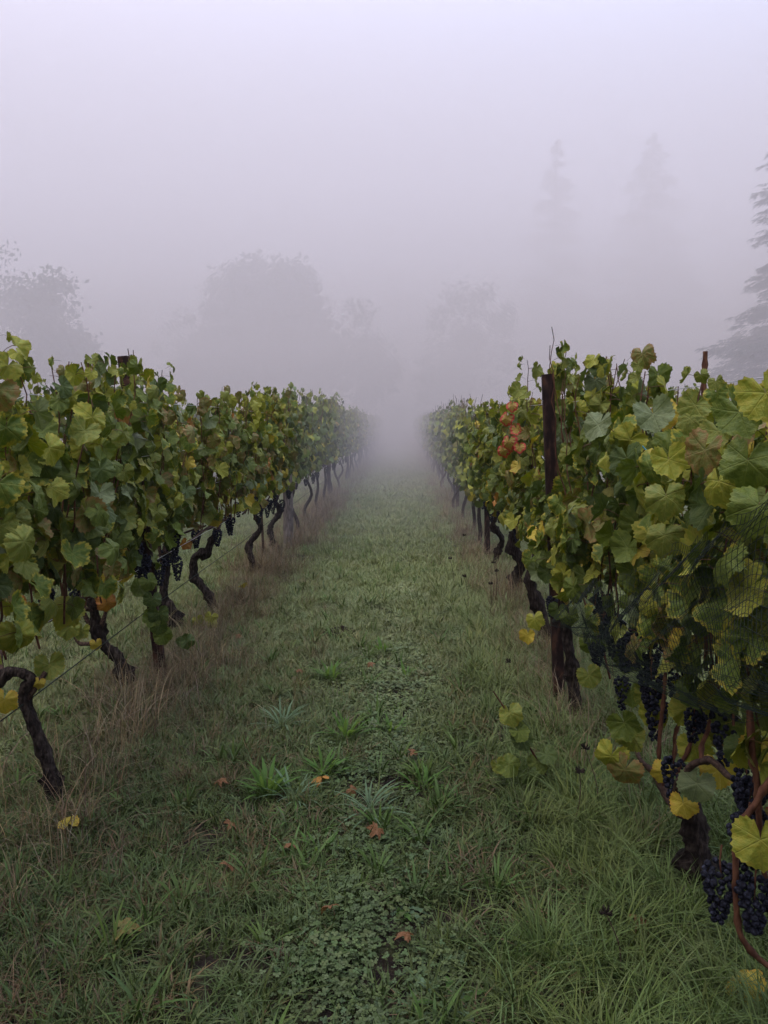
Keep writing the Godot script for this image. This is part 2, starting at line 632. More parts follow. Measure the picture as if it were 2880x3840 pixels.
# ---------------------------------------------------------------- grass and weeds
func blade(a: Acc, foot: Vector3, dir: Vector3, h: float, w: float, bend: float, col: Color, segs := 3, twist := 0.0) -> void:
	var v := PackedVector3Array()
	var uv := PackedVector2Array()
	var ix := PackedInt32Array()
	var across := dir.cross(Vector3.UP).normalized().rotated(Vector3.UP, twist)
	for k in segs + 1:
		var t := float(k) / segs
		var p := foot + Vector3.UP * h * (t - bend * 0.42 * t * t) + dir * h * bend * t * t * 0.9
		if k == segs:
			v.append(p)
			uv.append(Vector2(0.5, 1))
		else:
			var ww := w * (1.0 - 0.55 * t * t)
			v.append(p - across * ww)
			v.append(p + across * ww)
			uv.append(Vector2(0, t))
			uv.append(Vector2(1, t))
	for k in segs - 1:
		var o := k * 2
		ix.append_array(PackedInt32Array([o, o + 2, o + 1, o + 1, o + 2, o + 3]))
	ix.append_array(PackedInt32Array([segs * 2 - 2, segs * 2, segs * 2 - 1]))
	a.add(shape(v, uv, ix), Transform3D(), col)


func tuft(kind: String, seed_: int) -> ArrayMesh:
	rng.seed = seed_
	var a := Acc.new()
	match kind:
		"short":
			for k in 24:
				var ang := rng.randf() * TAU
				var foot := Vector3(cos(ang), 0, sin(ang)) * sqrt(rng.randf()) * 0.055
				var dir := Vector3.RIGHT.rotated(Vector3.UP, rng.randf() * TAU)
				var g := rng.randf_range(0.75, 1.25)
				blade(a, foot - Vector3(0, .005, 0), dir, rng.randf_range(0.04, 0.105), rng.randf_range(0.0016, 0.0031), rng.randf_range(0.3, 1.5), Color(g, g, g * rng.randf_range(0.8, 1.1)), 3, rng.randf_range(-1, 1))
		"tall":
			for k in 26:
				var ang := rng.randf() * TAU
				var foot := Vector3(cos(ang), 0, sin(ang)) * sqrt(rng.randf()) * 0.06
				var dir := (foot.normalized() + Vector3(0.5, 0, 0.2) + Vector3.RIGHT.rotated(Vector3.UP, rng.randf() * TAU) * 0.9).normalized()
				var g := rng.randf_range(0.7, 1.3)
				blade(a, foot - Vector3(0, .005, 0), dir, rng.randf_range(0.10, 0.27), rng.randf_range(0.0018, 0.0034), rng.randf_range(0.3, 1.25), Color(g, g, g * rng.randf_range(0.75, 1.1)), 4, rng.randf_range(-0.8, 0.8))
		"dry":
			for k in 22:
				var ang := rng.randf() * TAU
				var foot := Vector3(cos(ang), 0, sin(ang)) * sqrt(rng.randf()) * 0.07
				var dir := Vector3.RIGHT.rotated(Vector3.UP, rng.randf() * TAU)
				var g := rng.randf_range(0.55, 1.35)
				blade(a, foot - Vector3(0, .005, 0), dir, rng.randf_range(0.10, 0.34), rng.randf_range(0.0009, 0.0020), rng.randf_range(0.1, 1.3), Color(g, g * rng.randf_range(0.85, 1.0), g * rng.randf_range(0.7, 1.0)), 3, rng.randf_range(-1, 1))
		"clover":
			for k in 18:
				var ang := rng.randf() * TAU
				var top := Vector3(cos(ang), 0, sin(ang)) * sqrt(rng.randf()) * 0.07 + Vector3(0, rng.randf_range(0.012, 0.042), 0)
				var g := rng.randf_range(0.7, 1.25)
				var col := Color(g, g, g)
				var n := Vector3(rng.randf_range(-.45, .45), 1, rng.randf_range(-.45, .45)).normalized()
				var turn := rng.randf() * TAU
				var s := rng.randf_range(0.0045, 0.0082)
				for e in 3:
					var out := Vector3.RIGHT.rotated(Vector3.UP, turn + e * TAU / 3.0)
					out = (out - n * out.dot(n)).normalized()
					var ac := n.cross(out)
					var dip := n * s * 0.22
					var v := PackedVector3Array([top, top + out * s * 0.55 - ac * s * 0.62 - dip, top + out * s * 1.25 - ac * s * 0.5 - dip, top + out * s * 1.3, top + out * s * 1.25 + ac * s * 0.5 - dip, top + out * s * 0.55 + ac * s * 0.62 - dip])
					var uv := PackedVector2Array()
					uv.resize(6)
					a.add(shape(v, uv, PackedInt32Array([0, 2, 1, 0, 3, 2, 0, 4, 3, 0, 5, 4])), Transform3D(), col)
				blade(a, top - Vector3(rng.randf_range(-.01, .01), top.y + 0.005, 0.0), Vector3(0.3, 0, 0.1).normalized(), top.y + 0.004, 0.0007, 0.05, col * 0.8, 2)
		"coarse":
			for k in 15:
				var ang := rng.randf() * TAU
				var foot := Vector3(cos(ang), 0, sin(ang)) * sqrt(rng.randf()) * 0.03
				var dir := (foot.normalized() + Vector3.RIGHT.rotated(Vector3.UP, rng.randf() * TAU) * 0.5).normalized()
				var g := rng.randf_range(0.7, 1.3)
				blade(a, foot - Vector3(0, .005, 0), dir, rng.randf_range(0.07, 0.16), rng.randf_range(0.0035, 0.0065), rng.randf_range(0.3, 1.1), Color(g, g, g * rng.randf_range(0.75, 1.1)), 4, rng.randf_range(-0.5, 0.5))
		"far":
			for k in 34:
				var ang := rng.randf() * TAU
				var foot := Vector3(cos(ang), 0, sin(ang)) * sqrt(rng.randf()) * 0.17
				var dir := Vector3.RIGHT.rotated(Vector3.UP, rng.randf() * TAU)
				var g := rng.randf_range(0.7, 1.3)
				blade(a, foot - Vector3(0, .005, 0), dir, rng.randf_range(0.05, 0.14), rng.randf_range(0.003, 0.005), rng.randf_range(0.3, 1.3), Color(g, g, g * rng.randf_range(0.8, 1.1)), 2, rng.randf_range(-1, 1))
	return a.mesh(mats.grass if kind != "dry" else mats.straw)


func strew(called: String, kind: String, variants: int, spots: Array, label: String) -> void:
	# spots: [position, scale, colour]; each variant is one object of countless tufts
	var buckets := []
	for k in variants:
		buckets.append([])
	for k in spots.size():
		buckets[k % variants].append(spots[k])
	for k in variants:
		if buckets[k].is_empty():
			continue
		var mm := MultiMesh.new()
		mm.transform_format = MultiMesh.TRANSFORM_3D
		mm.use_colors = true
		mm.mesh = tuft(kind, 900 + k * 7 + kind.length() * 131)
		mm.instance_count = buckets[k].size()
		for j in buckets[k].size():
			var s = buckets[k][j]
			var bs := Basis(Vector3.UP, rng.randf() * TAU).rotated(Vector3.RIGHT, rng.randf_range(-0.12, 0.12)).scaled(Vector3(s[1], s[1] * rng.randf_range(0.8, 1.2), s[1]))
			mm.set_instance_transform(j, Transform3D(bs, s[0]))
			mm.set_instance_color(j, s[2])
		var o := MultiMeshInstance3D.new()
		o.name = called
		o.multimesh = mm
		add_child(o, true)
		tag(o, label, "grass", "", "stuff")


func hue(c: Array, spread := 0.2) -> Color:
	var g := rng.randf_range(1.0 - spread, 1.0 + spread)
	return Color(c[0] * g * rng.randf_range(0.9, 1.12), c[1] * g, c[2] * g * rng.randf_range(0.85, 1.15))


func shade_to_dew(c: Array, z: float, x := 0.0) -> Array:
	# foreground shade put into the near grass colour; farther grass paler, mown, dewy
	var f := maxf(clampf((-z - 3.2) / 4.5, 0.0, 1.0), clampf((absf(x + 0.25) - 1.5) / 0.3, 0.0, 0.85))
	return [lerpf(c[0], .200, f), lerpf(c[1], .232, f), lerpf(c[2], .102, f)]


func lush(x: float, z: float) -> float:
	return lump.get_noise_2d(x * 70.0 + 300.0, z * 70.0)


func grass_cover() -> void:
	rng.seed = 77
	var short := []
	var tall := []
	var dry := []
	var clover := []
	var far := []
	var coarse := []
	# close to the path's start
	for k in 34000:
		var z := -sqrt(rng.randf_range(1.35 * 1.35, 8.6 * 8.6))
		var x := rng.randf_range(-1.0, 1.0) * (0.56 * absf(z) + 0.9) + 0.02 * z
		var p := Vector3(x, gy(x, z), z)
		var n := lush(x, z)
		if absf(x + 0.1) < 0.75 and lump.get_noise_2d(x * 210.0 + 70.0, z * 210.0) < -0.19 and rng.randf() < 0.72:
			continue
		if rng.randf() < 0.032:
			coarse.append([p, rng.randf_range(0.6, 1.2), hue([.060, .100, .026])])
		var carpet := clampf(1.0 - absf(x + 0.02 * z + 0.12) / 0.55, 0.0, 1.0) + 0.55 * n
		var under_left := exp(-pow((x + 1.40) / 0.24, 2.0)) * clampf((-z - 2.4) / 1.6, 0.25, 1.0)
		var under_right := exp(-pow((x - 0.93) / 0.22, 2.0)) * clampf((-z - 2.8) / 1.6, 0.0, 1.0)
		var right_tall := clampf((x - 0.32 + n * 0.3) / 0.3, 0.0, 1.0)
		var r := rng.randf()
		if r < under_left * 0.45 + under_right * 0.4:
			dry.append([p, rng.randf_range(0.6, 1.35) * (0.8 + 0.4 * n), hue([.170, .138, .082], 0.4)])
		elif rng.randf() < right_tall * 0.75 * clampf(1.9 - absf(x - 0.7), 0.0, 1.0):
			tall.append([p, rng.randf_range(0.5, 0.95), hue(shade_to_dew([0.092, 0.130, 0.040] if n > -0.1 else [0.098, 0.132, 0.040], z, x))])
			if rng.randf() < 0.5:
				short.append([p + Vector3(rng.randf_range(-.05, .05), 0, rng.randf_range(-.05, .05)), rng.randf_range(0.9, 1.4), hue(shade_to_dew([0.078, 0.107, 0.033], z, x))])
		elif carpet > 0.12 + rng.randf() * 0.7 + 0.12 * maxf(0.0, -z - 4.0) + 0.5 * rng.randf():
			clover.append([p, rng.randf_range(0.6, 1.4), hue(shade_to_dew([0.070, 0.100, 0.039], z, x))])
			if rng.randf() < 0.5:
				clover.append([p + Vector3(rng.randf_range(-.08, .08), 0, rng.randf_range(-.08, .08)), rng.randf_range(0.8, 1.25), hue(shade_to_dew([0.060, 0.090, 0.033], z, x))])
			if rng.randf() < 0.2:
				short.append([p, rng.randf_range(0.6, 1.0), hue(shade_to_dew([0.070, 0.100, 0.033], z, x))])
		else:
			short.append([p, rng.randf_range(0.75, 1.35), hue(shade_to_dew([0.068, 0.096, 0.032] if rng.randf() < 0.85 else [.12, .09, .05], z, x))])
			if x < -0.5 and rng.randf() < 0.16:
				dry.append([p, rng.randf_range(0.3, 0.6), hue([.13, .095, .055], 0.3)])
	# middle distance
	for k in 22000:
		var z := -sqrt(rng.randf_range(7.6 * 7.6, 18.0 * 18.0))
		var x := rng.randf_range(-1.0, 1.0) * (0.52 * absf(z) + 1.0)
		var p := Vector3(x, gy(x, z), z)
		var strip := maxf(exp(-pow((x + 1.45) / 0.32, 2.0)), 0.55 * exp(-pow((x - 0.95) / 0.25, 2.0)))
		strip = maxf(strip, 0.6 * exp(-pow((x + 4.1) / 0.35, 2.0)))
		if rng.randf() < strip * 0.42:
			dry.append([p, rng.randf_range(0.7, 1.4), hue([.185, .150, .094], 0.35)])
			dry.append([p + Vector3(rng.randf_range(-.1, .1), 0, rng.randf_range(-.1, .1)), rng.randf_range(0.7, 1.2), hue([.185, .150, .094], 0.35)])
		else:
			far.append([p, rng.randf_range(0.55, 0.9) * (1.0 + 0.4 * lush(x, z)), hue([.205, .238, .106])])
			if rng.randf() < 0.06:
				tall.append([p, rng.randf_range(0.5, 0.9), hue([0.105, 0.152, 0.045])])
	for k in 20000:
		var z := -sqrt(rng.randf_range(17.0 * 17.0, 58.0 * 58.0))
		var x := rng.randf_range(-1.0, 1.0) * (0.50 * absf(z) + 1.0)
		if rng.randf() < 0.35:
			x = rng.randf_range(-2.0, 1.6)
		var p := Vector3(x, gy(x, z), z)
		var strip := maxf(exp(-pow((x + 1.45) / 0.32, 2.0)), 0.55 * exp(-pow((x - 0.95) / 0.25, 2.0)))
		if rng.randf() < strip * 0.4:
			dry.append([p, rng.randf_range(1.0, 1.7), hue([.185, .150, .094], 0.35)])
		else:
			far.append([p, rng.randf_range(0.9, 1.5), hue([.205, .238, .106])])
	strew("short_grass", "short", 4, short, "fine short green grass of the alley between the rows")
	strew("tall_grass", "tall", 3, tall, "longer yellow green grass along the foot of the right row")
	strew("dry_grass", "dry", 3, dry, "brown dry grass and straw under the vine rows")
	strew("clover_carpet", "clover", 4, clover, "low clover leaves covering the middle of the alley")
	strew("coarse_weeds", "coarse", 4, coarse, "coarse broad-bladed weed tufts scattered through the alley grass")
	strew("distant_grass", "far", 3, far, "pale green grass farther along the alley in fog")


func weed_leaf(seed_: int, length: float, width: float, arch: float, teeth: float, m: Material) -> ArrayMesh:
	var r := RandomNumberGenerator.new()
	r.seed = seed_
	var v := PackedVector3Array()
	var uv := PackedVector2Array()
	var ix := PackedInt32Array()
	var segs := 12 if teeth > 0.0 else 8
	for k in segs + 1:
		var t := float(k) / segs
		var w := width * pow(sin(PI * clampf(t * 0.86 + 0.11, 0.0, 1.0)), 1.1) * (0.35 + 0.65 * t if t < 0.6 else 1.0)
		if teeth > 0.0:
			w *= 1.0 + (teeth if k % 2 else -teeth)
		if k == segs:
			w = 0.0004
		var p := Vector3(0.01 * sin(t * 5.0 + seed_), length * (t - arch * 0.38 * t * t), length * arch * t * t * 0.62 + length * 0.16 * t)
		var dip := w * 0.35
		v.append(p + Vector3(-w, dip, 0))
		v.append(p)
		v.append(p + Vector3(w, dip + r.randf_range(-.001, .001), 0))
		for q in 3:
			uv.append(Vector2(q * 0.5, t))
	for k in segs:
		for q in 2:
			var o := k * 3 + q
			ix.append_array(PackedInt32Array([o, o + 1, o + 3, o + 1, o + 4, o + 3]))
	var a := Acc.new()
	a.add(shape(v, uv, ix), Transform3D())
	return a.mesh(m)


func rosette(at: Vector3, count: int, size: float, meshes: Array, called: String, label: String, category: String, flat := 0.0) -> void:
	var t := base(called, Vector3(at.x, gy(at.x, at.z), at.z))
	tag(t, label, category)
	for k in count:
		var s := size * rng.randf_range(0.6, 1.1)
		var bs := Basis(Vector3.UP, TAU * k * 0.382 + rng.randf_range(-.3, .3)) * Basis(Vector3.RIGHT, flat + rng.randf_range(-0.1, 0.6))
		put("leaf", meshes[k % meshes.size()], t, Transform3D(bs.scaled(Vector3.ONE * s), Vector3(rng.randf_range(-.02, .02), 0.0, rng.randf_range(-.02, .02))))


# ---------------------------------------------------------------- trees
func spray(seed_: int, count: int, spread: float, leaf: float) -> Dictionary:
	var r := RandomNumberGenerator.new()
	r.seed = seed_
	var v := PackedVector3Array()
	var uv := PackedVector2Array()
	var ix := PackedInt32Array()
	for k in count:
		var p := Vector3(r.randfn(0, 1), r.randfn(0, 0.7), r.randfn(0, 1)) * spread * 0.55
		var bs := Basis.from_euler(Vector3(r.randf() * TAU, r.randf() * TAU, r.randf() * TAU))
		var s := leaf * r.randf_range(0.6, 1.3)
		var o := v.size()
		for q in [Vector3(0, -1, 0), Vector3(-.5, 0, .15), Vector3(0, 1, 0), Vector3(.5, 0, .15)]:
			v.append(p + bs * (q * s))
			uv.append(Vector2.ZERO)
		ix.append_array(PackedInt32Array([o, o + 1, o + 2, o, o + 2, o + 3]))
	return shape(v, uv, ix)


func broad_tree(at: Vector3, lobes: Array, label: String, leaf: float, density: int, ragged := 0.35) -> void:
	# lobes: [centre relative to the foot, radii]
	var t := base("tree", at)
	tag(t, label, "tree", "trees in the fog behind the vineyard")
	var mid := Vector3.ZERO
	for l in lobes:
		mid += l[0] / lobes.size()
	var acc := Acc.new()
	tube(acc, spline([Vector3(mid.x * .3, -0.3, 0), Vector3(mid.x * .4, mid.y * 0.3, 0.1), Vector3(mid.x * .8, mid.y * 0.65, 0), mid], 4), 0.38, 0.2, 9, 0.25)
	put("trunk", acc.mesh(mats.bark), t)
	var crown := Acc.new()
	var sprays := []
	for k in 5:
		sprays.append(spray(300 + k, 46, 0.62, leaf))
	for l in lobes:
		var c: Vector3 = l[0]
		var e: Vector3 = l[1]
		acc = Acc.new()
		tube(acc, spline([Vector3(mid.x * .4, mid.y * 0.4, 0), c - Vector3(0, e.y * 0.6, 0), c + Vector3(0, e.y * 0.5, 0)], 4), 0.16, 0.05, 6, 0.2)
		put("limb", acc.mesh(mats.bark), t)
		for k in density:
			var d := Vector3(rng.randfn(0, 1), rng.randfn(0, 1), rng.randfn(0, 1)).normalized()
			var rr := pow(rng.randf(), 0.42)
			rr *= 1.0 + ragged * lump.get_noise_3d(d.x * 130.0 + c.x * 40.0, d.y * 130.0, d.z * 130.0)
			var p := c + d * e * rr
			if lump.get_noise_3d(p.x * 45.0, p.y * 45.0, p.z * 45.0) < -0.16 - (0.35 - ragged):
				continue
			var g := rng.randf_range(0.7, 1.3)
			crown.add(sprays[k % 5], Transform3D(Basis(Vector3.UP, rng.randf() * TAU).scaled(Vector3.ONE * rng.randf_range(0.7, 1.4)), p), Color(.050 * g, .066 * g, .030 * g))
	put("crown", crown.mesh(mats.tree_leaf), t)


func frond(seed_: int) -> Dictionary:
	# a drooping fan of needled twigs pointing along +x
	var r := RandomNumberGenerator.new()
	r.seed = seed_
	var v := PackedVector3Array()
	var uv := PackedVector2Array()
	var ix := PackedInt32Array()
	for k in 34:
		var t := r.randf()
		var ang := r.randf_range(-1.1, 1.1)
		var out := Vector3(cos(ang), r.randf_range(-0.5, 0.12), sin(ang)).normalized()
		var p := Vector3(t * 0.8 - 0.3, -0.12 * t * t + r.randf_range(-0.08, 0.05), r.randf_range(-0.22, 0.22) * (1.1 - t))
		var l := r.randf_range(0.14, 0.34)
		var w := out.cross(Vector3.UP).normalized() * r.randf_range(0.018, 0.035)
		var o := v.size()
		for q in [p, p + out * l * 0.45 + w, p + out * l - Vector3(0, l * 0.25, 0), p + out * l * 0.45 - w]:
			v.append(q)
			uv.append(Vector2.ZERO)
		ix.append_array(PackedInt32Array([o, o + 1, o + 2, o, o + 2, o + 3]))
	return shape(v, uv, ix)


func conifer(at: Vector3, height: float, radius: float, label: String, tiers: int) -> void:
	var t := base("conifer_tree", at)
	tag(t, label, "tree", "trees in the fog behind the vineyard")
	var acc := Acc.new()
	tube(acc, [Vector3(0, -0.3, 0), Vector3(0, height * 0.5, 0), Vector3(0, height, 0)], 0.38, 0.03, 9, 0.2)
	put("trunk", acc.mesh(mats.bark), t)
	var crown := Acc.new()
	var boughs := Acc.new()
	var fronds := []
	for k in 5:
		fronds.append(frond(340 + k))
	for k in tiers * 11:
		var f := clampf((k + rng.randf_range(-9.0, 9.0)) / (tiers * 11.0), 0.0, 0.995)
		var y := lerpf(height * 0.05, height * 0.99, f)
		var ang := k * 2.4 + rng.randf_range(-0.5, 0.5)
		var reach := radius * pow(1.0 - f, 0.82) * rng.randf_range(0.72, 1.15) + 0.15
		var out := Vector3(cos(ang), 0, sin(ang))
		var sag := rng.randf_range(0.12, 0.30)
		var bits := int(reach / 0.24) + 2
		var way := []
		for j in bits:
			var g := float(j + 1) / bits
			var p := Vector3(0, y, 0) + out * reach * g + Vector3(0, reach * (0.12 * g - sag * g * g + 0.06 * g * g * g), 0)
			way.append(p)
			var wide := 0.34 * reach * g * (1.2 - g) + 0.22
			for w in 4 if g > 0.25 else 2:
				var q := p + out.cross(Vector3.UP) * rng.randf_range(-wide, wide) + Vector3(0, rng.randf_range(-0.42, 0.08), 0)
				var tone := rng.randf_range(0.7, 1.25)
				crown.add(fronds[(j + w) % 5], Transform3D(Basis(Vector3.UP, -ang + rng.randf_range(-0.6, 0.6)).scaled(Vector3.ONE * rng.randf_range(0.6, 1.1) * lerpf(1.0, 0.45, f)), q), Color(.030 * tone, .046 * tone, .030 * tone))
		if way.size() > 2:
			tube(boughs, [Vector3(0, y, 0)] + way, 0.045 * (1.0 - f) + 0.01, 0.008, 4)
	tag(put("bough", boughs.mesh(mats.bark), t), "", "", "", "stuff")
	put("crown", crown.mesh(mats.tree_leaf), t)


# ---------------------------------------------------------------- netting, posts, wires
func net(called: String, grid: PackedVector3Array, ns: int, nt: int, thick: float, label: String) -> void:
	var a := Acc.new()
	for i in ns:
		for j in nt:
			for way in 2:
				if (way == 0 and i == ns - 1) or (way == 1 and j == nt - 1):
					continue
				var p := grid[i * nt + j]
				var q := grid[(i + 1) * nt + j] if way == 0 else grid[i * nt + j + 1]
				if not (p.is_finite() and q.is_finite()):
					continue
				var t := (q - p).normalized()
				var u := t.cross(Vector3(0.3, 0.2, 0.93)).normalized()
				var w := t.cross(u)
				var o := a.v.size()
				for e in 2:
					for s in 3:
						var dir := u * cos(TAU * s / 3.0) + w * sin(TAU * s / 3.0)
						a.v.append((q if e else p) + dir * thick)
						a.n.append(dir)
						a.uv.append(Vector2.ZERO)
						a.c.append(Color.WHITE)
				for s in 3:
					var s2 := (s + 1) % 3
					a.ix.append_array(PackedInt32Array([o + s, o + 3 + s, o + s2, o + s2, o + 3 + s, o + 3 + s2]))
	tag(put(called, a.mesh(mats.net)), label, "bird netting")


func steel_post(foot: Vector3, tip: Vector3, label: String) -> void:
	var at := Vector3(foot.x, gy(foot.x, foot.z), foot.z)
	var t := base("steel_post", at)
	tag(t, label, "post", "trellis posts of the vine rows")
	var up := (tip - foot)
	var length := up.length()
	var y := up.normalized()
	var z := Vector3(0, 0, 1)
	z = (z - y * z.dot(y)).normalized()
	var xf := Transform3D(Basis(y.cross(z), y, z), Vector3.ZERO)
	var a := Acc.new()
	box(a, xf * Transform3D(Basis(), Vector3(0, length / 2.0 - 0.1, 0)), Vector3(0.052, length + 0.2, 0.005))
	put("web", a.mesh(mats.rust), t)
	for s in [-1.0, 1.0]:
		a = Acc.new()
		box(a, xf * Transform3D(Basis(), Vector3(s * 0.029, length / 2.0 - 0.1, -0.015)), Vector3(0.005, length + 0.196, 0.034))
		put("flange", a.mesh(mats.rust), t)
	for h in [0.76, 1.12, 1.42, 1.74]:
		if h < length - 0.04:
			a = Acc.new()
			tube(a, spline([Vector3(-0.034, h, 0.003), Vector3(-0.044, h + 0.012, 0.006), Vector3(-0.044, h + 0.02, -0.02), Vector3(-0.03, h + 0.008, -0.03)], 2), 0.0022, 0.0022, 5)
			put("wire_clip", a.mesh(mats.zinc), t, xf)


func wire(x: float, y: float, called: String, r: float, m: Material, label: String) -> void:
	var a := Acc.new()
	var pts := []
	for k in 44:
		var z := -0.6 - k * 1.4
		pts.append(Vector3(x + 0.012 * sin(k * 1.7), y - 0.02 * absf(sin(k * 0.74)), z))
	tube(a, pts, r, r, 5)
	tag(put(called, a.mesh(m)), label, "wire" if called != "drip_hose" else "hose")


func mist(lo: Vector3, hi: Vector3, density: float, tone: Color) -> void:
	var f := FogVolume.new()
	f.name = "mist"
	f.shape = RenderingServer.FOG_VOLUME_SHAPE_BOX
	f.size = hi - lo
	f.position = (lo + hi) / 2.0
	var m := FogMaterial.new()
	m.density = density
	m.albedo = tone
	f.material = m
	add_child(f, true)
	tag(f, "bank of mist lying over the vineyard", "mist", "", "stuff")


func V(x: float, y: float, z: float) -> Vector3:
	return Vector3(x, y, z)


func _ready() -> void:
	# ------------------------------------------------------------ camera, sky, light, exposure, air
	var cam := Camera3D.new()
	cam.name = "camera"
	add_child(cam)
	cam.fov = 65.3
	cam.position = Vector3(0, 1.6, 0)
	cam.rotation_degrees = Vector3(-6.31, 1.28, 0)
	cam.near = 0.05
	cam.far = 600.0
	var around := WorldEnvironment.new()
	around.name = "surroundings"
	add_child(around)
	var e := Environment.new()
	around.environment = e
	var sky_image := Image.create(128, 64, false, Image.FORMAT_RGBF)
	for py in 64:
		for px in 128:
			var up := sin((0.5 - (py + 0.5) / 64.0) * PI)
			var az := (px + 0.5) / 128.0 * TAU      # the image's middle looks along -z
			var east := -sin(az - PI)
			var c := Color(1.02, 0.94, 1.13).lerp(Color(0.76, 0.89, 1.30), clampf(0.5 + 0.5 * east, 0.0, 1.0))
			c = c * (0.228 + 1.34 * pow(maxf(up, 0.0), 2.2)) * 1.06 if up >= 0.0 else Color(0.12, 0.13, 0.11)
			sky_image.set_pixel(px, py, c)
	var pano := PanoramaSkyMaterial.new()
	pano.panorama = ImageTexture.create_from_image(sky_image)
	e.background_mode = Environment.BG_SKY
	e.sky = Sky.new()
	e.sky.sky_material = pano
	e.tonemap_mode = Environment.TONE_MAPPER_LINEAR
	e.tonemap_exposure = 3.18
	e.fog_enabled = true
	e.fog_density = 0.001
	e.fog_light_color = Color(1.0, 0.965, 0.945)
	e.volumetric_fog_enabled = true
	e.volumetric_fog_density = 0.0
	e.sdfgi_enabled = true
	e.ssao_enabled = true
	e.ssil_enabled = true
	var sun := DirectionalLight3D.new()
	sun.name = "sun"
	add_child(sun)
	sun.light_energy = 0.3
	sun.light_color = Color(1.0, 0.97, 0.94)
	sun.light_angular_distance = 30.0
	sun.rotation_degrees = Vector3(-62, -35, 0)
	sun.shadow_enabled = true

	# banks of mist: thicker the farther down the alley, and lying above the clearer air near the ground
	var high := Color(0.982, 0.962, 0.955)
	var low := Color(0.99, 0.938, 0.885)
	mist(V(-60, -1, -95), V(60, 18.0, -9), 0.0271, high)
	mist(V(-60, -1, -94), V(60, 16.1, -16), 0.0195, low)
	mist(V(-59, -1, -93), V(59, 6.4, -24), 0.0305, low)
	mist(V(-60, 3.27, -8.9), V(60, 18.0, 40), 0.044, high)
	mist(V(-58, -0.9, -76), V(58, 29, -56), 0.030, high)

	lump.seed = 5
	lump.frequency = 0.01
	lump.fractal_octaves = 3
	rng.seed = 1

	# ------------------------------------------------------------ materials
	var bark := plain(1, 1, 1, 0.9)
	bark.albedo_texture = noise_tex([[0.25, lin(.009, .007, .006)], [0.5, lin(.023, .017, .014)], [0.78, lin(.062, .050, .040)]], 0.02, 3)
	bark.uv1_triplanar = true
	bark.uv1_scale = Vector3(9, 3, 9)
	bark.heightmap_enabled = true
	bark.heightmap_texture = noise_tex([], 0.03, 4)
	bark.heightmap_scale = 1.2
	mats.bark = bark
	var old := plain(1, 1, 1, 0.85)
	old.albedo_texture = noise_tex([[0.3, lin(.03, .02, .015)], [0.7, lin(.09, .058, .042)]], 0.03, 6)
	old.uv1_triplanar = true
	old.uv1_scale = Vector3(9, 9, 9)
	mats.old_cane = old
	var cane := plain(1, 1, 1, 0.6)
	cane.albedo_texture = noise_tex([[0.3, lin(.050, .022, .014)], [0.7, lin(.125, .058, .032)]], 0.02, 7)
	cane.uv1_triplanar = true
	cane.uv1_scale = Vector3(7, 3, 7)
	mats.cane = cane
	var berry := plain(1, 1, 1, 0.7)
	berry.albedo_texture = noise_tex([[0.3, lin(.005, .005, .007)], [0.5, lin(.010, .010, .015)], [0.72, lin(.042, .047, .068)]], 0.03, 8)
	berry.uv1_triplanar = true
	berry.uv1_world_triplanar = true
	berry.uv1_scale = Vector3(14, 14, 14)
	berry.metallic_specular = 0.14
	mats.berry = berry
	for q in [["grass", 0.55], ["straw", 0.8], ["leaf_far", 0.55], ["tree_leaf", 0.8]]:
		var m := plain(1, 1, 1, q[1])
		m.vertex_color_use_as_albedo = true
		m.metallic_specular = 0.22 if q[0] != "leaf_far" else 0.3
		if q[0] != "straw":
			m.backlight_enabled = true
			m.backlight = Color(0.5, 0.55, 0.3)
		mats[q[0]] = m
	mats.net = plain(.012, .018, .014, 0.6)
	mats.rust = plain(1, 1, 1, 0.75, 0.25)
	mats.rust.albedo_texture = noise_tex([[0.3, lin(.016, .010, .009)], [0.6, lin(.035, .020, .016)], [0.8, lin(.07, .035, .022)]], 0.015, 9)
	mats.rust.uv1_triplanar = true
	mats.rust.uv1_scale = Vector3(5, 2, 5)
	mats.zinc = plain(.5, .5, .5, 0.4, 0.6)
	mats.weed = plain(.046, .092, .020, 0.6)
	mats.weed.backlight_enabled = true
	mats.weed.backlight = Color(0.4, 0.5, 0.2)
	mats.weed_grey = plain(.070, .110, .058, 0.6)
	mats.weed_grey.backlight_enabled = true
	mats.weed_grey.backlight = Color(0.4, 0.45, 0.3)
	leaf_textures()
	for k in 14:
		var d := make_leaf(k, OUTLINE, 55, 2, true)
		leaves.append(d)
		var a := Acc.new()
		a.add(d, Transform3D())
		leaf_meshes.append(a.mesh(kinds[0]))
		if k < 6:
			simple_leaves.append(make_leaf(k + 50, OUTLINE, 19, 1, false))
	make_bunches()

	# ------------------------------------------------------------ ground
	var xs := []
	var zs := []
	for k in range(-48, 49):
		xs.append(k * 0.125)
	for k in 12:
		xs.push_front(-6.0 - pow(k + 1, 2.0))
		xs.append(6.0 + pow(k + 1, 2.0))
	for k in range(-16, 161):
		zs.append(-k * 0.125)
	for k in 11:
		zs.append(-20.0 - pow(k + 1, 2.0))
	for k in 6:
		zs.push_front(2.0 + pow(k + 1, 2.0))
	var g := Acc.new()
	for z in zs:
		for x in xs:
			g.v.append(Vector3(x, gy(x, z), z))
			g.uv.append(Vector2(x, z))
			g.c.append(Color.WHITE)
	var wide := xs.size()
	for j in zs.size() - 1:
		for i in wide - 1:
			var o := j * wide + i
			g.ix.append_array(PackedInt32Array([o, o + wide, o + 1, o + 1, o + wide, o + wide + 1]))
	g.n = smooth_normals(g.v, g.ix)
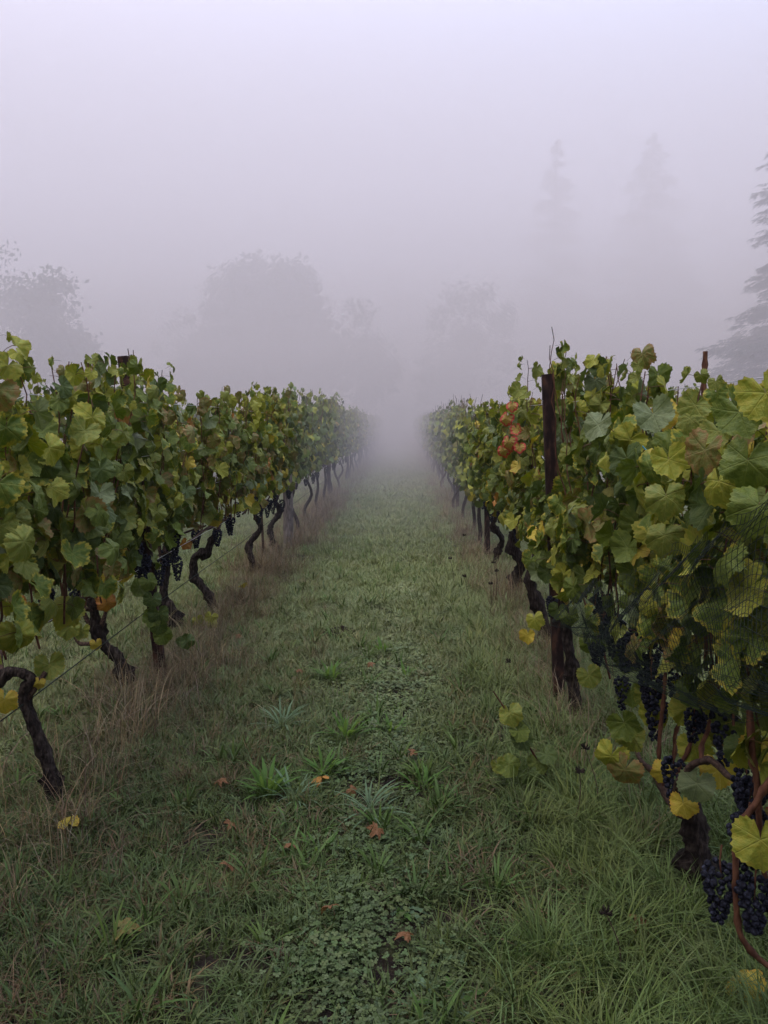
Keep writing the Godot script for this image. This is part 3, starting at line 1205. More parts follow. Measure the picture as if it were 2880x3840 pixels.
	if g.n[0].y < 0.0:
		for k in range(0, g.ix.size(), 3):
			var sw := g.ix[k + 1]
			g.ix[k + 1] = g.ix[k + 2]
			g.ix[k + 2] = sw
		g.n = smooth_normals(g.v, g.ix)
	var soil := plain(1, 1, 1, 0.95)
	soil.albedo_texture = noise_tex([[0.25, lin(.012, .009, .007)], [0.5, lin(.024, .019, .012)], [0.7, lin(.030, .034, .015)], [0.85, lin(.050, .055, .026)]], 0.02, 11, 512)
	soil.uv1_triplanar = true
	soil.uv1_world_triplanar = true
	soil.uv1_scale = Vector3(0.8, 0.8, 0.8)
	soil.heightmap_enabled = true
	soil.heightmap_texture = noise_tex([], 0.05, 12, 512)
	soil.heightmap_scale = 2.0
	tag(put("ground", g.mesh(soil)), "grassy vineyard ground running into the fog", "", "", "structure")

	# ------------------------------------------------------------ trees in the fog
	rng.seed = 21
	broad_tree(V(-17.5, 0, -38), [[V(-1.9, 7.3, 0), V(1.7, 2.4, 1.8)], [V(1.0, 6.9, 0.5), V(1.35, 2.4, 1.5)], [V(1.6, 4.6, 0), V(1.4, 1.2, 1.4)], [V(-1.6, 4.0, 0), V(1.6, 1.5, 1.6)]], "loose two-topped tree in fog above the start of the left vine row", 0.13, 95)
	broad_tree(V(-9.3, 0.0, -55), [[V(-0.9, 9.0, 0), V(3.0, 4.0, 2.8)], [V(1.8, 8.7, 0), V(2.5, 3.8, 2.6)], [V(0.0, 5.5, 0), V(4.4, 3.2, 3.2)], [V(3.0, 5.6, 0), V(1.8, 2.6, 2.0)]], "largest round-headed tree in fog, above the middle of the left vine row", 0.17, 260, 0.12)
	broad_tree(V(-14.2, -0.4, -55), [[V(0, 6.0, 0), V(2.4, 3.6, 2.4)], [V(1.6, 4.0, 0), V(2.0, 2.4, 2.0)]], "lower tree adjoining the left flank of the largest round-headed tree", 0.15, 120, 0.12)
	broad_tree(V(-2.6, -0.5, -52), [[V(0, 5.8, 0), V(2.3, 3.2, 2.2)]], "small rounded tree in fog just left of where the alley vanishes", 0.15, 130)
	broad_tree(V(4.7, -0.5, -56), [[V(0, 7.6, 0), V(3.0, 4.2, 3.0)], [V(-1.8, 4.4, 0), V(2.0, 2.4, 2.0)]], "faint dome-shaped tree in fog right of where the alley vanishes", 0.16, 150)
	conifer(V(14.0, 0, -76), 27.5, 5.4, "slimmer of two tall faint conifers in fog above the right row", 18)
	conifer(V(22.6, 0, -76), 28.0, 8.4, "broader of two tall faint conifers in fog above the right row", 20)
	conifer(V(17.3, 0, -30.0), 22.0, 5.8, "grey conifer with drooping boughs at the frame's right edge", 44)

	# ------------------------------------------------------------ the row on the left
	rng.seed = 31
	near_vine(-1.75, LEFT, {"side": 1.0, "top": 1.80, "single": 120, "low": 0.9, "label": "grapevine at the very start of the left row, mostly outside the frame"})
	near_vine(-3.2, -1.47, {"side": 1.0, "top": 1.95, "tops": [-0.03, -0.06], "low": 0.92, "label": "leafy grapevine on the left with a bent bare trunk hooked over near the frame edge", "half": 0.68, "shoots": 14, "thick": 0.022, "dense": 0.7,
		"trunk": [V(-1.47, -0.03, -3.20), V(-1.48, 0.14, -3.20), V(-1.52, 0.28, -3.20), V(-1.57, 0.42, -3.20), V(-1.57, 0.49, -3.20), V(-1.54, 0.54, -3.20), V(-1.57, 0.56, -3.20), V(-1.63, 0.57, -3.20), V(-1.69, 0.52, -3.18)],
		"arms": [[V(-1.57, 0.45, -3.2), V(-1.53, 0.5, -3.2), V(-1.50, 0.56, -3.24)], [V(-1.68, 0.53, -3.18), V(-1.75, 0.60, -3.05), V(-1.66, 0.73, -2.8), V(-1.55, 0.75, -2.45)], [V(-1.66, 0.55, -3.19), V(-1.72, 0.66, -3.35), V(-1.58, 0.76, -3.6), V(-1.5, 0.75, -3.95)]],
		"extra": [[V(-1.50, 0.58, -3.28), 3, 0.12], [V(-1.55, 0.53, -3.0), 5, 0.1], [V(-1.51, 0.53, -3.2), 5, 0.05], [V(-1.62, 0.60, -2.95), 6, 0.07]],
		"bunches": [[V(-1.87, 0.60, -3.9), 1.2], [V(-1.84, 0.62, -3.86), 0.9], [V(-1.6, 0.72, -2.9), 1.0], [V(-1.6, 0.8, -3.5), 1.0]]})
	near_vine(-4.62, -1.62, {"side": 1.0, "top": 1.96, "tops": [0.03, -0.08], "label": "grapevine with a leaning forked trunk and orange leaves, beside the left steel post", "half": 0.74, "shoots": 15, "thick": 0.027, "low": 0.84, "dense": 0.7,
		"trunk": [V(-1.64, -0.03, -4.60), V(-1.66, 0.13, -4.60), V(-1.69, 0.22, -4.60), V(-1.76, 0.28, -4.60), V(-1.80, 0.36, -4.60), V(-1.82, 0.48, -4.60), V(-1.83, 0.58, -4.60)],
		"arms": [[V(-1.80, 0.36, -4.60), V(-1.86, 0.43, -4.60), V(-1.90, 0.56, -4.60), V(-1.93, 0.79, -4.60)], [V(-1.79, 0.32, -4.55), V(-1.85, 0.31, -4.55), V(-1.91, 0.33, -4.55), V(-1.95, 0.49, -4.55), V(-1.96, 0.60, -4.55)],
			[V(-1.82, 0.50, -4.60), V(-1.91, 0.55, -4.45), V(-1.97, 0.51, -4.30), V(-2.05, 0.62, -4.15), V(-2.03, 0.73, -4.00)], [V(-1.82, 0.54, -4.6), V(-1.74, 0.66, -4.7), V(-1.62, 0.74, -4.95), V(-1.56, 0.74, -5.3)], [V(-1.80, 0.36, -4.60), V(-1.75, 0.5, -4.6), V(-1.72, 0.62, -4.55), V(-1.71, 0.82, -4.5)]],
		"extra": [[V(-1.48, 0.69, -4.55), 1, 0.102], [V(-1.44, 0.60, -4.5), 0, 0.102], [V(-1.55, 0.64, -4.6), 1, 0.11], [V(-1.45, 0.49, -4.5), 1, 0.108], [V(-1.42, 0.43, -4.55), 0, 0.102], [V(-1.40, 0.52, -4.5), 0, 0.12], [V(-1.42, 0.36, -4.6), 1, 0.11], [V(-1.36, 0.24, -4.9), 0, 0.1], [V(-1.40, 0.22, -5.0), 0, 0.1],
			[V(-1.73, 0.68, -4.4), 5, 0.09], [V(-1.71, 0.58, -4.5), 6, 0.11], [V(-1.88, 0.73, -3.8), 6, 0.08], [V(-1.78, 0.33, -4.5), 5, 0.07], [V(-1.61, 0.76, -4.5), 5, 0.12], [V(-1.62, 0.86, -4.5), 5, 0.1], [V(-1.9, 0.45, -4.4), 3, 0.12], [V(-1.83, 0.42, -4.45), 3, 0.1]],
		"bunches": [[V(-1.85, 0.66, -4.4), 1.0], [V(-1.73, 0.68, -4.5), 1.0], [V(-1.56, 0.84, -4.6), 1.25], [V(-1.53, 0.76, -4.65), 1.25], [V(-1.60, 0.78, -4.75), 1.2], [V(-1.50, 0.70, -4.85), 1.1], [V(-1.5, 0.82, -5.2), 1.1]]})
	near_vine(-6.0, -1.72, {"side": 1.0, "top": 1.80, "tops": [-0.1, 0.03], "label": "grapevine just past the left steel post, its trunk half hidden behind the post", "half": 0.72, "weights": OLIVE, "thick": 0.030, "low": 0.76, "dense": 0.7,
		"trunk": [V(-1.76, -0.02, -6.0), V(-1.77, 0.18, -6.0), V(-1.82, 0.23, -6.0), V(-1.83, 0.34, -6.0), V(-1.81, 0.48, -6.0), V(-1.80, 0.67, -6.0)],
		"arms": [[V(-1.8, 0.6, -6.0), V(-1.74, 0.7, -5.8), V(-1.66, 0.76, -5.5), V(-1.6, 0.74, -5.3)], [V(-1.82, 0.4, -6.0), V(-1.84, 0.6, -5.98), V(-1.86, 0.85, -5.95)], [V(-1.8, 0.62, -6.0), V(-1.76, 0.72, -6.2), V(-1.64, 0.75, -6.6)]],
		"extra": [[V(-1.58, 0.10, -6.0), 4, 0.09], [V(-1.47, 0.12, -6.0), 4, 0.1], [V(-1.45, 0.08, -5.95), 4, 0.08], [V(-1.53, 0.06, -6.0), 3, 0.09], [V(-1.65, 0.7, -6.0), 6, 0.09]],
		"bunches": [[V(-1.66, 0.56, -5.8), 1.2], [V(-1.70, 0.64, -5.7), 1.2], [V(-1.62, 0.7, -6.2), 1.1], [V(-1.60, 0.72, -5.5), 1.0]]})
	near_vine(-6.9, -1.57, {"side": 1.0, "top": 1.86, "label": "grapevine with a knobbly twisted S-shaped trunk, midway between the left posts", "half": 0.75, "weights": OLIVE, "thick": 0.028, "single": 260, "low": 0.84, "dense": 0.7,
		"trunk": [V(-1.56, -0.05, -6.55), V(-1.60, 0.13, -6.55), V(-1.69, 0.27, -6.55), V(-1.74, 0.33, -6.55), V(-1.74, 0.46, -6.55), V(-1.70, 0.51, -6.55), V(-1.62, 0.53, -6.55), V(-1.60, 0.59, -6.55), V(-1.56, 0.68, -6.6)], "more_arms": true,
		"bunches": [[V(-1.52, 0.67, -6.5), 1.1], [V(-1.5, 0.72, -6.9), 1.1], [V(-1.6, 0.7, -7.3), 1.1]]})
	near_vine(-8.35, LEFT, {"side": 1.0, "top": 1.92, "label": "brown-tinged grapevine two vines before the wooden post on the left", "weights": OLIVE, "single": 220, "low": 0.84, "dense": 0.7})
	near_vine(-9.8, LEFT, {"side": 1.0, "top": 2.02, "label": "brown-tinged grapevine standing just before the wooden post on the left", "weights": OLIVE, "single": 200, "low": 0.82, "dense": 0.7})

	# ------------------------------------------------------------ the row on the right
	near_vine(-1.05, RIGHT, {"side": -1.0, "top": 1.72, "single": 300, "weights": FRESH, "low": 0.85, "shoots": 20, "dense": 1.0, "label": "nearest grapevine on the right, its large leaves cut by the frame edge", "half": 0.8,
		"extra": [[V(0.73, 1.62, -1.75), 1, 0.102], [V(0.70, 1.53, -1.62), 1, 0.108], [V(0.69, 1.44, -1.56), 1, 0.105], [V(0.71, 1.66, -1.6), 4, 0.108], [V(0.81, 0.68, -1.72), 4, 0.12], [V(0.92, 0.62, -1.95), 7, 0.05]],
		"canes": [[V(1.02, 0.98, -1.75), V(0.91, 0.85, -1.80), V(0.85, 0.76, -1.80), V(0.83, 0.72, -1.80), V(0.80, 0.67, -1.80), V(0.79, 0.60, -1.80), V(0.79, 0.55, -1.80), V(0.80, 0.43, -1.80), V(0.82, 0.37, -1.80), V(0.88, 0.31, -1.80), V(0.98, 0.26, -1.78)], [V(0.83, 0.92, -1.86), V(0.84, 0.80, -1.85), V(0.85, 0.76, -1.85), V(0.86, 0.67, -1.85), V(0.87, 0.57, -1.85), V(0.89, 0.48, -1.85)]], "cane_thick": 0.0085,
		"bunches": [[V(0.86, 0.56, -1.9), 1.15, 1], [V(0.78, 0.47, -1.86), 1.15, 1], [V(0.83, 0.48, -1.78), 1.2, 1], [V(0.89, 0.64, -1.96), 1.1, 1], [V(0.88, 0.58, -1.93), 1.1], [V(1.0, 0.8, -1.2), 1.0]]})
	near_vine(-2.6, 1.0, {"side": -1.0, "top": 1.80, "tops": [-0.06, 0.04], "single": 300, "weights": FRESH, "low": 0.84, "label": "grapevine with a stout black stump trunk forking into red-brown arms and hanging dark grapes", "half": 0.8, "shoots": 20, "dense": 1.0, "thick": 0.036,
		"trunk": [V(1.0, -0.04, -2.6), V(1.01, 0.12, -2.6), V(1.0, 0.23, -2.6), V(0.98, 0.32, -2.6)],
		"arms": [[V(0.98, 0.27, -2.60), V(0.955, 0.27, -2.66), V(0.94, 0.29, -2.72), V(0.92, 0.34, -2.78), V(0.88, 0.37, -2.84), V(0.88, 0.40, -2.92)],
			[V(0.97, 0.28, -2.60), V(0.91, 0.35, -2.56), V(0.90, 0.42, -2.52), V(0.90, 0.47, -2.48), V(0.92, 0.53, -2.44), V(0.94, 0.56, -2.40), V(0.94, 0.58, -2.36), V(0.95, 0.58, -2.32), V(0.96, 0.57, -2.28), V(0.97, 0.57, -2.24), V(0.99, 0.56, -2.18)]],
		"canes": [[V(0.94, 0.55, -2.42), V(0.95, 0.59, -2.45), V(0.97, 0.65, -2.45), V(0.99, 0.76, -2.45), V(1.0, 0.88, -2.45)], [V(0.90, 0.43, -2.51), V(0.92, 0.48, -2.55), V(0.94, 0.52, -2.55), V(0.96, 0.59, -2.55), V(0.98, 0.70, -2.55)], [V(0.91, 0.34, -2.72), V(0.90, 0.43, -2.70), V(0.90, 0.52, -2.70), V(0.91, 0.69, -2.70), V(0.91, 0.82, -2.70)], [V(0.93, 0.32, -2.74), V(0.97, 0.43, -2.75), V(0.97, 0.50, -2.75), V(0.99, 0.58, -2.75), V(1.0, 0.72, -2.75)], [V(0.97, 1.83, -2.62), V(0.97, 1.68, -2.62), V(0.96, 1.62, -2.62), V(0.98, 1.53, -2.62), V(1.0, 1.40, -2.62), V(1.0, 1.1, -2.6), V(0.99, 0.8, -2.55)]], "cane_thick": 0.0075,
		"extra": [[V(0.79, 0.56, -2.75), 1, 0.112], [V(0.745, 0.45, -2.72), 4, 0.112], [V(0.84, 0.49, -2.8), 3, 0.108], [V(0.79, 0.41, -2.7), 9, 0.12], [V(0.95, 0.66, -2.6), 4, 0.108], [V(0.92, 0.57, -2.8), 4, 0.11], [V(0.98, 0.54, -2.58), 4, 0.112], [V(0.92, 0.38, -2.5), 5, 0.09], [V(0.94, 0.47, -2.45), 8, 0.11], [V(1.0, 0.70, -2.35), 1, 0.102], [V(0.97, 0.69, -2.2), 0, 0.102], [V(0.97, 0.73, -2.1), 5, 0.102], [V(0.99, 0.74, -2.4), 4, 0.102], [V(1.01, 0.8, -2.2), 3, 0.102], [V(0.98, 0.70, -2.62), 4, 0.108], [V(0.95, 0.60, -2.95), 3, 0.12], [V(0.90, 0.42, -2.65), 5, 0.08], [V(1.02, 0.50, -2.5), 5, 0.12], [V(1.06, 0.58, -2.6), 9, 0.102], [V(1.08, 0.64, -2.4), 4, 0.102],
			[V(0.71, 1.62, -2.3), 8, 0.108], [V(0.74, 1.50, -2.25), 4, 0.102], [V(0.72, 1.40, -2.2), 3, 0.108], [V(0.78, 1.27, -2.35), 3, 0.108]],
		"bunches": [[V(0.88, 0.67, -2.75), 1.25, 1], [V(0.90, 0.60, -2.75), 1.2, 1], [V(0.98, 0.68, -2.78), 1.0, 1], [V(0.94, 0.63, -2.5), 0.9, 1], [V(0.97, 0.67, -2.52), 0.9, 1], [V(0.98, 0.68, -2.35), 1.2, 1], [V(0.90, 0.44, -2.55), 1.1, 1], [V(0.94, 0.60, -2.1), 1.1, 1], [V(0.90, 0.76, -3.0), 1.2, 1], [V(0.97, 0.70, -3.05), 1.2, 1], [V(0.88, 0.54, -3.1), 0.9], [V(0.9, 0.7, -3.15), 1.1]]})
	near_vine(-4.15, 0.94, {"side": -1.0, "top": 1.90, "tops": [-0.02, 0.14], "single": 300, "weights": GREEN, "low": 0.82, "label": "dense green grapevine whose dark trunk stands beside the right steel post", "half": 0.78, "shoots": 19, "dense": 1.0, "thick": 0.026,
		"trunk": [V(0.95, -0.04, -4.17), V(0.93, 0.20, -4.2), V(0.90, 0.38, -4.2), V(0.88, 0.53, -4.2), V(0.86, 0.68, -4.2)], "more_arms": true,
		"canes": [[V(1.07, 0.30, -4.0), V(1.02, 0.50, -4.03), V(0.96, 0.64, -4.05), V(0.92, 0.75, -4.07), V(0.87, 0.88, -4.1)]],
		"extra": [[V(0.90, 0.58, -3.7), 1, 0.12], [V(0.93, 0.66, -3.2), 1, 0.12], [V(0.92, 0.55, -3.1), 1, 0.108], [V(0.86, 0.45, -3.6), 3, 0.11], [V(0.84, 0.62, -4.2), 0, 0.1], [V(0.88, 0.60, -4.15), 1, 0.1], [V(0.80, 0.80, -4.3), 0, 0.108], [V(0.78, 0.88, -4.3), 1, 0.102]],
		"bunches": [[V(0.90, 0.73, -3.5), 1.3, 1], [V(0.92, 0.72, -3.4), 1.3, 1], [V(0.90, 0.53, -3.6), 1.0, 1], [V(0.87, 0.81, -3.9), 1.2], [V(0.82, 0.60, -4.3), 0.9], [V(0.93, 0.76, -3.65), 1.2], [V(0.95, 0.66, -3.3), 1.1], [V(0.9, 0.8, -4.5), 1.1]]})
	near_vine(-5.65, 1.03, {"side": -1.0, "top": 1.84, "single": 300, "weights": REDDISH, "low": 0.55, "label": "yellowing grapevine with crimson leaves high up, next past the right steel post", "half": 0.78, "shoots": 15, "thick": 0.030,
		"trunk": [V(1.05, -0.03, -5.6), V(1.03, 0.14, -5.6), V(0.99, 0.27, -5.6), V(0.94, 0.38, -5.6), V(0.91, 0.49, -5.6), V(0.92, 0.57, -5.6), V(0.95, 0.66, -5.6)], "more_arms": true,
		"extra": [[V(0.80, 0.29, -4.9), 5, 0.1], [V(0.87, 0.34, -5.1), 4, 0.12], [V(0.75, 1.72, -5.50), 7, 0.080], [V(0.73, 1.64, -5.55), 7, 0.100], [V(0.78, 1.56, -5.45), 7, 0.080], [V(0.74, 1.48, -5.50), 7, 0.110], [V(0.79, 1.44, -5.40), 7, 0.080], [V(0.71, 1.42, -5.60), 7, 0.090]]})
	near_vine(-7.15, 1.03, {"side": -1.0, "top": 1.84, "single": 260, "weights": YELLOWISH, "low": 0.5, "label": "yellow-green grapevine with a thick peeling trunk, second past the right steel post", "thick": 0.04})
	near_vine(-8.7, 1.03, {"side": -1.0, "top": 1.84, "single": 220, "weights": YELLOWISH, "low": 0.55, "label": "yellow-green grapevine just before the second steel post on the right"})

	# ------------------------------------------------------------ vines farther along, and the neighbouring rows
	var protos := [far_vine(61, OLIVE, 1.95), far_vine(62, GREEN, 2.0), far_vine(63, YELLOWISH, 1.92), far_vine(64, GREEN, 1.98), far_vine(65, OLIVE, 2.02)]
	var used := 0
	var words := ["first", "second", "third", "fourth", "fifth", "sixth", "seventh", "eighth", "ninth", "tenth", "eleventh", "twelfth", "thirteenth", "fourteenth", "fifteenth", "sixteenth", "seventeenth", "eighteenth", "nineteenth", "twentieth"]
	rng.seed = 90
	for row in [[LEFT, -11.4, 33, "left"], [RIGHT + 0.04, -10.25, 34, "right"], [-4.12, -3.0, 20, "next left"], [3.6, -3.4, 20, "next right"]]:
		for k in row[2]:
			var which: int = (k * 3 + int(row[2]) + (1 if row[3] == "right" else 0)) % 5
			if row[3] == "right" and k < 6:
				which = [2, 2, 0, 3, 2, 1][k]
			var o: Node3D = protos[which]
			if used & (1 << which):
				o = o.duplicate()
				o.name = "grapevine"
				add_child(o, true)
			used |= 1 << which
			var z: float = row[1] - k * 1.5 + rng.randf_range(-0.08, 0.08)
			var x: float = row[0] + rng.randf_range(-0.04, 0.04)
			o.position = Vector3(x, gy(x, z), z)
			o.rotation.y = (PI if row[0] > 0.0 else 0.0)
			o.scale.y = rng.randf_range(0.95, 1.05) + (0.06 if row[3] == "left" and z > -20.0 else 0.0)
			if row[3] == "right":
				(o.get_node("foliage") as Node3D).position.y = -0.13
			var label := ""
			if row[3] == "left":
				label = "%s grapevine past the wooden post, in the row left of the alley" % words[k] if k < 20 else "grapevine nearly lost in fog at the far end of the left row"
			elif row[3] == "right":
				label = "%s grapevine past the second steel post, in the row right of the alley" % words[k] if k < 20 else "grapevine nearly lost in fog at the far end of the right row"
			else:
				label = "grapevine of the neighbouring row, glimpsed behind the row %s of the alley" % ("left" if row[0] < 0.0 else "right")
			tag(o, label, "grapevine", {"left": "grapevines in the row left of the grass alley", "right": "grapevines in the row right of the grass alley", "next left": "grapevines of the row beyond the left one", "next right": "grapevines of the row beyond the right one"}[row[3]])

	# ------------------------------------------------------------ posts, wires, nets
	steel_post(V(-1.49, 0, -4.78), V(-1.66, 1.99, -4.78), "brown steel post leaning outward in the left row, its top above the leaves")
	steel_post(V(0.90, 0, -4.4), V(0.79, 1.88, -4.4), "dark brown steel post in the right row with bare top edge and wire clips")
	steel_post(V(1.02, 0, -9.4), V(0.98, 1.80, -9.4), "second steel post of the right row, half hidden by yellowing leaves")
	for k in 5:
		steel_post(V(-1.55, 0, -16.9 - 6.1 * k), V(-1.58, 1.95, -16.9 - 6.1 * k), ["first", "second", "third", "fourth", "fifth"][k] + " steel post past the wooden post, in the left row")
		steel_post(V(1.05, 0, -15.0 - 5.6 * k), V(1.04, 1.9, -15.0 - 5.6 * k), ["third", "fourth", "fifth", "sixth", "seventh"][k] + " steel post along the right row, dim in the fog")
	var wood := plain(1, 1, 1, 0.9)
	wood.albedo_texture = noise_tex([[0.3, lin(.08, .068, .058)], [0.7, lin(.22, .19, .165)]], 0.02, 15)
	wood.uv1_triplanar = true
	wood.uv1_scale = Vector3(12, 1.2, 12)
	var a := Acc.new()
	tube(a, [V(0, -0.2, 0), V(0.005, 0.6, 0), V(-0.01, 1.2, 0), V(-0.02, 1.88, 0)], 0.07, 0.06, 14, 0.05)
	tag(put("wooden_post", a.mesh(wood), self, Transform3D(Basis(), V(-1.48, 0, -10.3))), "round weathered grey wooden post in the left row", "post")
	a = Acc.new()
	tube(a, [V(-1.60, 1.55, -10.35), V(-1.66, 1.93, -10.35)], 0.017, 0.015, 8)
	tag(put("pale_stake", a.mesh(plain(.55, .55, .55, 0.5))), "pale slanting stake tip among leaves near the wooden post", "stake")
	a = Acc.new()
	tube(a, [V(-1.60, -0.1, -9.15), V(-1.62, 0.5, -9.15), V(-1.63, 1.2, -9.15)], 0.016, 0.014, 7)
	tag(put("bamboo_stake", a.mesh(mats.old_cane)), "thin brown stake beside a vine before the wooden post", "stake")
	for h in [0.76, 1.12, 1.42, 1.74]:
		var nth: String = {0.76: "lowest", 1.12: "second lowest", 1.42: "second highest", 1.74: "highest"}[h]
		wire(LEFT, h, "trellis_wire", 0.0015, mats.zinc, nth + " trellis wire strung along the left row")
		wire(RIGHT - 0.02, h, "trellis_wire", 0.0015, mats.zinc, nth + " trellis wire strung along the right row")
	wire(LEFT - 0.03, 0.46, "drip_hose", 0.003, mats.net, "thin black drip hose strung low along the left row")
	rng.seed = 55
	# netting bunched up over the near vines of the right row
	var ns := 125
	var nt := 26
	for layer in 2:
		var grid := PackedVector3Array()
		for i in ns:
			var s := float(i) / (ns - 1)
			var z := lerpf(-0.9, -3.5, s)
			var hi := lerpf(1.68, 0.82, pow(s, 0.9)) + 0.03 * sin(s * 17.0 + layer) - 0.06 * layer
			var lo := lerpf(1.22, 0.72, minf(1.0, s * 1.55)) + 0.025 * sin(s * 11.0 + layer * 2.0) + (0.04 if layer else 0.0)
			for j in nt:
				var t := float(j) / (nt - 1)
				var y := lo + j * 0.0205
				t = clampf((y - lo) / maxf(hi - lo, 0.02), 0.0, 1.0)
				if y > hi + 0.02:
					grid.append(Vector3.INF)
					continue
				var fold := 0.020 * sin(t * 8.0 + s * 14.0 + layer * 1.7) + 0.05 * lump.get_noise_3d(z * 90.0, y * 120.0, layer * 40.0)
				var x := 0.665 + 0.06 * s + 0.05 * sin(t * PI) * -1.0 + fold + layer * 0.022
				if t < 0.12:
					x += (0.12 - t) * 1.1
				grid.append(Vector3(x, y + 0.012 * sin(s * 60.0 + t * 4.0), z + 0.05 * sin(t * 5.0 + layer * 2.0 + s * 6.0) + layer * 0.12 * t))
		net("bird_net", grid, ns, nt, 0.0007 if layer == 0 else 0.00038, "black bird netting gathered over the nearest vines on the right" if layer == 0 else "inner fold of black netting lying against the nearest vines on the right")
	ns = 220
	nt = 26
	var grid := PackedVector3Array()
	for i in ns:
		var s := float(i) / (ns - 1)
		var z := lerpf(-2.4, -9.0, s)
		for j in nt:
			var t := float(j) / (nt - 1)
			grid.append(Vector3(-1.86 - 0.10 * (1.0 - t) + 0.03 * sin(s * 40.0 + t * 3.0), lerpf(0.30 + 0.05 * sin(s * 21.0), 0.95, t), z + 0.03 * sin(t * 5.0 + s * 30.0)))
	net("bird_net", grid, ns, nt, 0.00045, "fine dark netting hanging low on the far side of the left row")
	a = Acc.new()
	tube(a, spline([V(0.760, 1.53, -2.55), V(0.775, 1.515, -2.55), V(0.79, 1.52, -2.54), V(0.80, 1.49, -2.53)], 3), 0.0022, 0.002, 5)
	tag(put("twine_tie", a.mesh(plain(.06, .28, .36, 0.5))), "scrap of blue twine tied in the right row's leaves", "twine")

	# ------------------------------------------------------------ grass, weeds, fallen leaves
	grass_cover()
	rng.seed = 66
	var strap := []
	var grey := []
	var jag := []
	for k in 4:
		strap.append(weed_leaf(k + 1, 1.0, 0.055, [0.35, 0.6, 0.8, 0.5][k], 0.0, mats.weed))
		grey.append(weed_leaf(k + 9, 1.0, 0.030, [0.9, 0.7, 1.1, 0.8][k], 0.0, mats.weed_grey))
		jag.append(weed_leaf(k + 20, 1.0, 0.12, [0.5, 0.7, 0.6, 0.8][k], 0.3, mats.weed_grey if k % 2 else mats.weed))
	rosette(V(-0.57, 0, -3.26), 38, 0.20, strap, "plantain_weed", "tallest bright green plantain clump, left of the alley's middle", "weed")
	rosette(V(-0.35, 0, -3.44), 30, 0.16, strap, "plantain_weed", "bright green plantain clump right behind a brown fallen leaf", "weed", 0.1)
	rosette(V(-0.28, 0, -3.86), 30, 0.18, strap, "plantain_weed", "upright dark green plantain clump in the middle of the alley", "weed")
	rosette(V(0.10, 0, -3.32), 26, 0.15, strap, "plantain_weed", "plantain clump with spread leaves, right of the alley's middle", "weed", 0.15)
	rosette(V(-0.44, 0, -4.82), 26, 0.18, strap, "plantain_weed", "spiky green plantain clump beside a tan fallen leaf", "weed", 0.1)
	rosette(V(-0.13, 0, -5.38), 18, 0.15, strap, "plantain_weed", "small dark plantain clump just past the molehill", "weed", 0.1)
	rosette(V(-0.05, 0, -3.98), 16, 0.15, strap, "plantain_weed", "small plantain clump growing at a dark hollow", "weed", 0.1)
	rosette(V(0.02, 0, -4.9), 14, 0.15, strap, "plantain_weed", "low plantain clump right of the spiky one", "weed", 0.2)
	rosette(V(-0.30, 0, -2.8), 14, 0.14, strap, "plantain_weed", "small bright plantain near the clover", "weed", 0.3)
	rosette(V(-0.43, 0, -3.02), 14, 0.13, strap, "plantain_weed", "low ragged plantain below the tallest clump", "weed", 0.3)
	rosette(V(-0.12, 0, -3.08), 30, 0.20, grey, "grass_tussock", "grey-green arching grass tussock near the alley's middle", "grass tussock")
	rosette(V(-0.62, 0, -4.02), 30, 0.22, grey, "grass_tussock", "pale arching grass tussock at the alley's left side", "grass tussock")
	rosette(V(-0.45, 0, -3.2), 22, 0.20, grey, "grass_tussock", "grey grass tussock leaning behind the tallest plantain", "grass tussock")
	rosette(V(0.0, 0, -2.5), 12, 0.12, jag, "dandelion_weed", "flat jagged dandelion rosette in the clover", "weed", 0.75)
	rosette(V(0.14, 0, -2.02), 9, 0.13, jag, "dandelion_weed", "dandelion with pointed leaves close to the bottom edge", "weed", 0.6)
	rosette(V(0.43, 0, -2.24), 22, 0.12, jag, "mallow_weed", "bushy dark green mallow weed at the right of the clover", "weed", 0.3)
	var fallen := [[-1.30, -2.94, 5, 0.075, "orange-yellow leaf lying in grass below the hooked vine trunk"], [0.95, -2.07, 5, 0.10, "yellow vine leaf lying in the grass at the bottom right corner"], [-0.64, -4.91, 10, 0.08, "tan fallen leaf beside the spiky plantain clump"], [-0.09, -2.88, 10, 0.065, "reddish brown fallen leaf in the clover, near the dandelion"], [-0.35, -3.33, 6, 0.085, "dark rust-brown fallen leaf in front of a plantain clump"],
		[-0.61, -2.65, 10, 0.055, "small pinkish brown leaf left of the clover patch"], [-0.40, -2.78, 10, 0.06, "brown leaf upright in the clover near a small plantain"], [-0.22, -2.37, 10, 0.06, "brown curled leaf in the near clover"], [0.02, -2.27, 10, 0.065, "brown leaf standing on edge in the near clover"], [-0.85, -2.26, 9, 0.085, "dull ochre fallen leaf in the dark grass at lower left"], [0.75, -2.37, 10, 0.07, "brown leaf caught in long grass at lower right"],
		[-1.42, -7.0, 5, 0.08, "bright yellow leaf hanging in dry grass past the twisted trunk"], [-0.21, -3.22, 10, 0.05, "small orange-brown leaf beside the grey tussock"], [-0.66, -2.94, 10, 0.055, "small tan leaf near the low ragged plantain"], [-0.79, -3.32, 10, 0.06, "faded brown leaf in the grass left of the tallest plantain"], [-1.20, -5.68, 10, 0.06, "brown leaf in dry grass under the left row"], [-0.20, -5.0, 10, 0.06, "purplish brown leaf between two plantain clumps"], [0.05, -3.6, 10, 0.055, "dull brown leaf behind the spread plantain clump"]]
	var maple := []
	for k in 3:
		var ac := Acc.new()
		ac.add(make_leaf(80 + k, MAPLE if k else OUTLINE, 33, 2, true), Transform3D())
		maple.append(ac.mesh(kinds[10]))
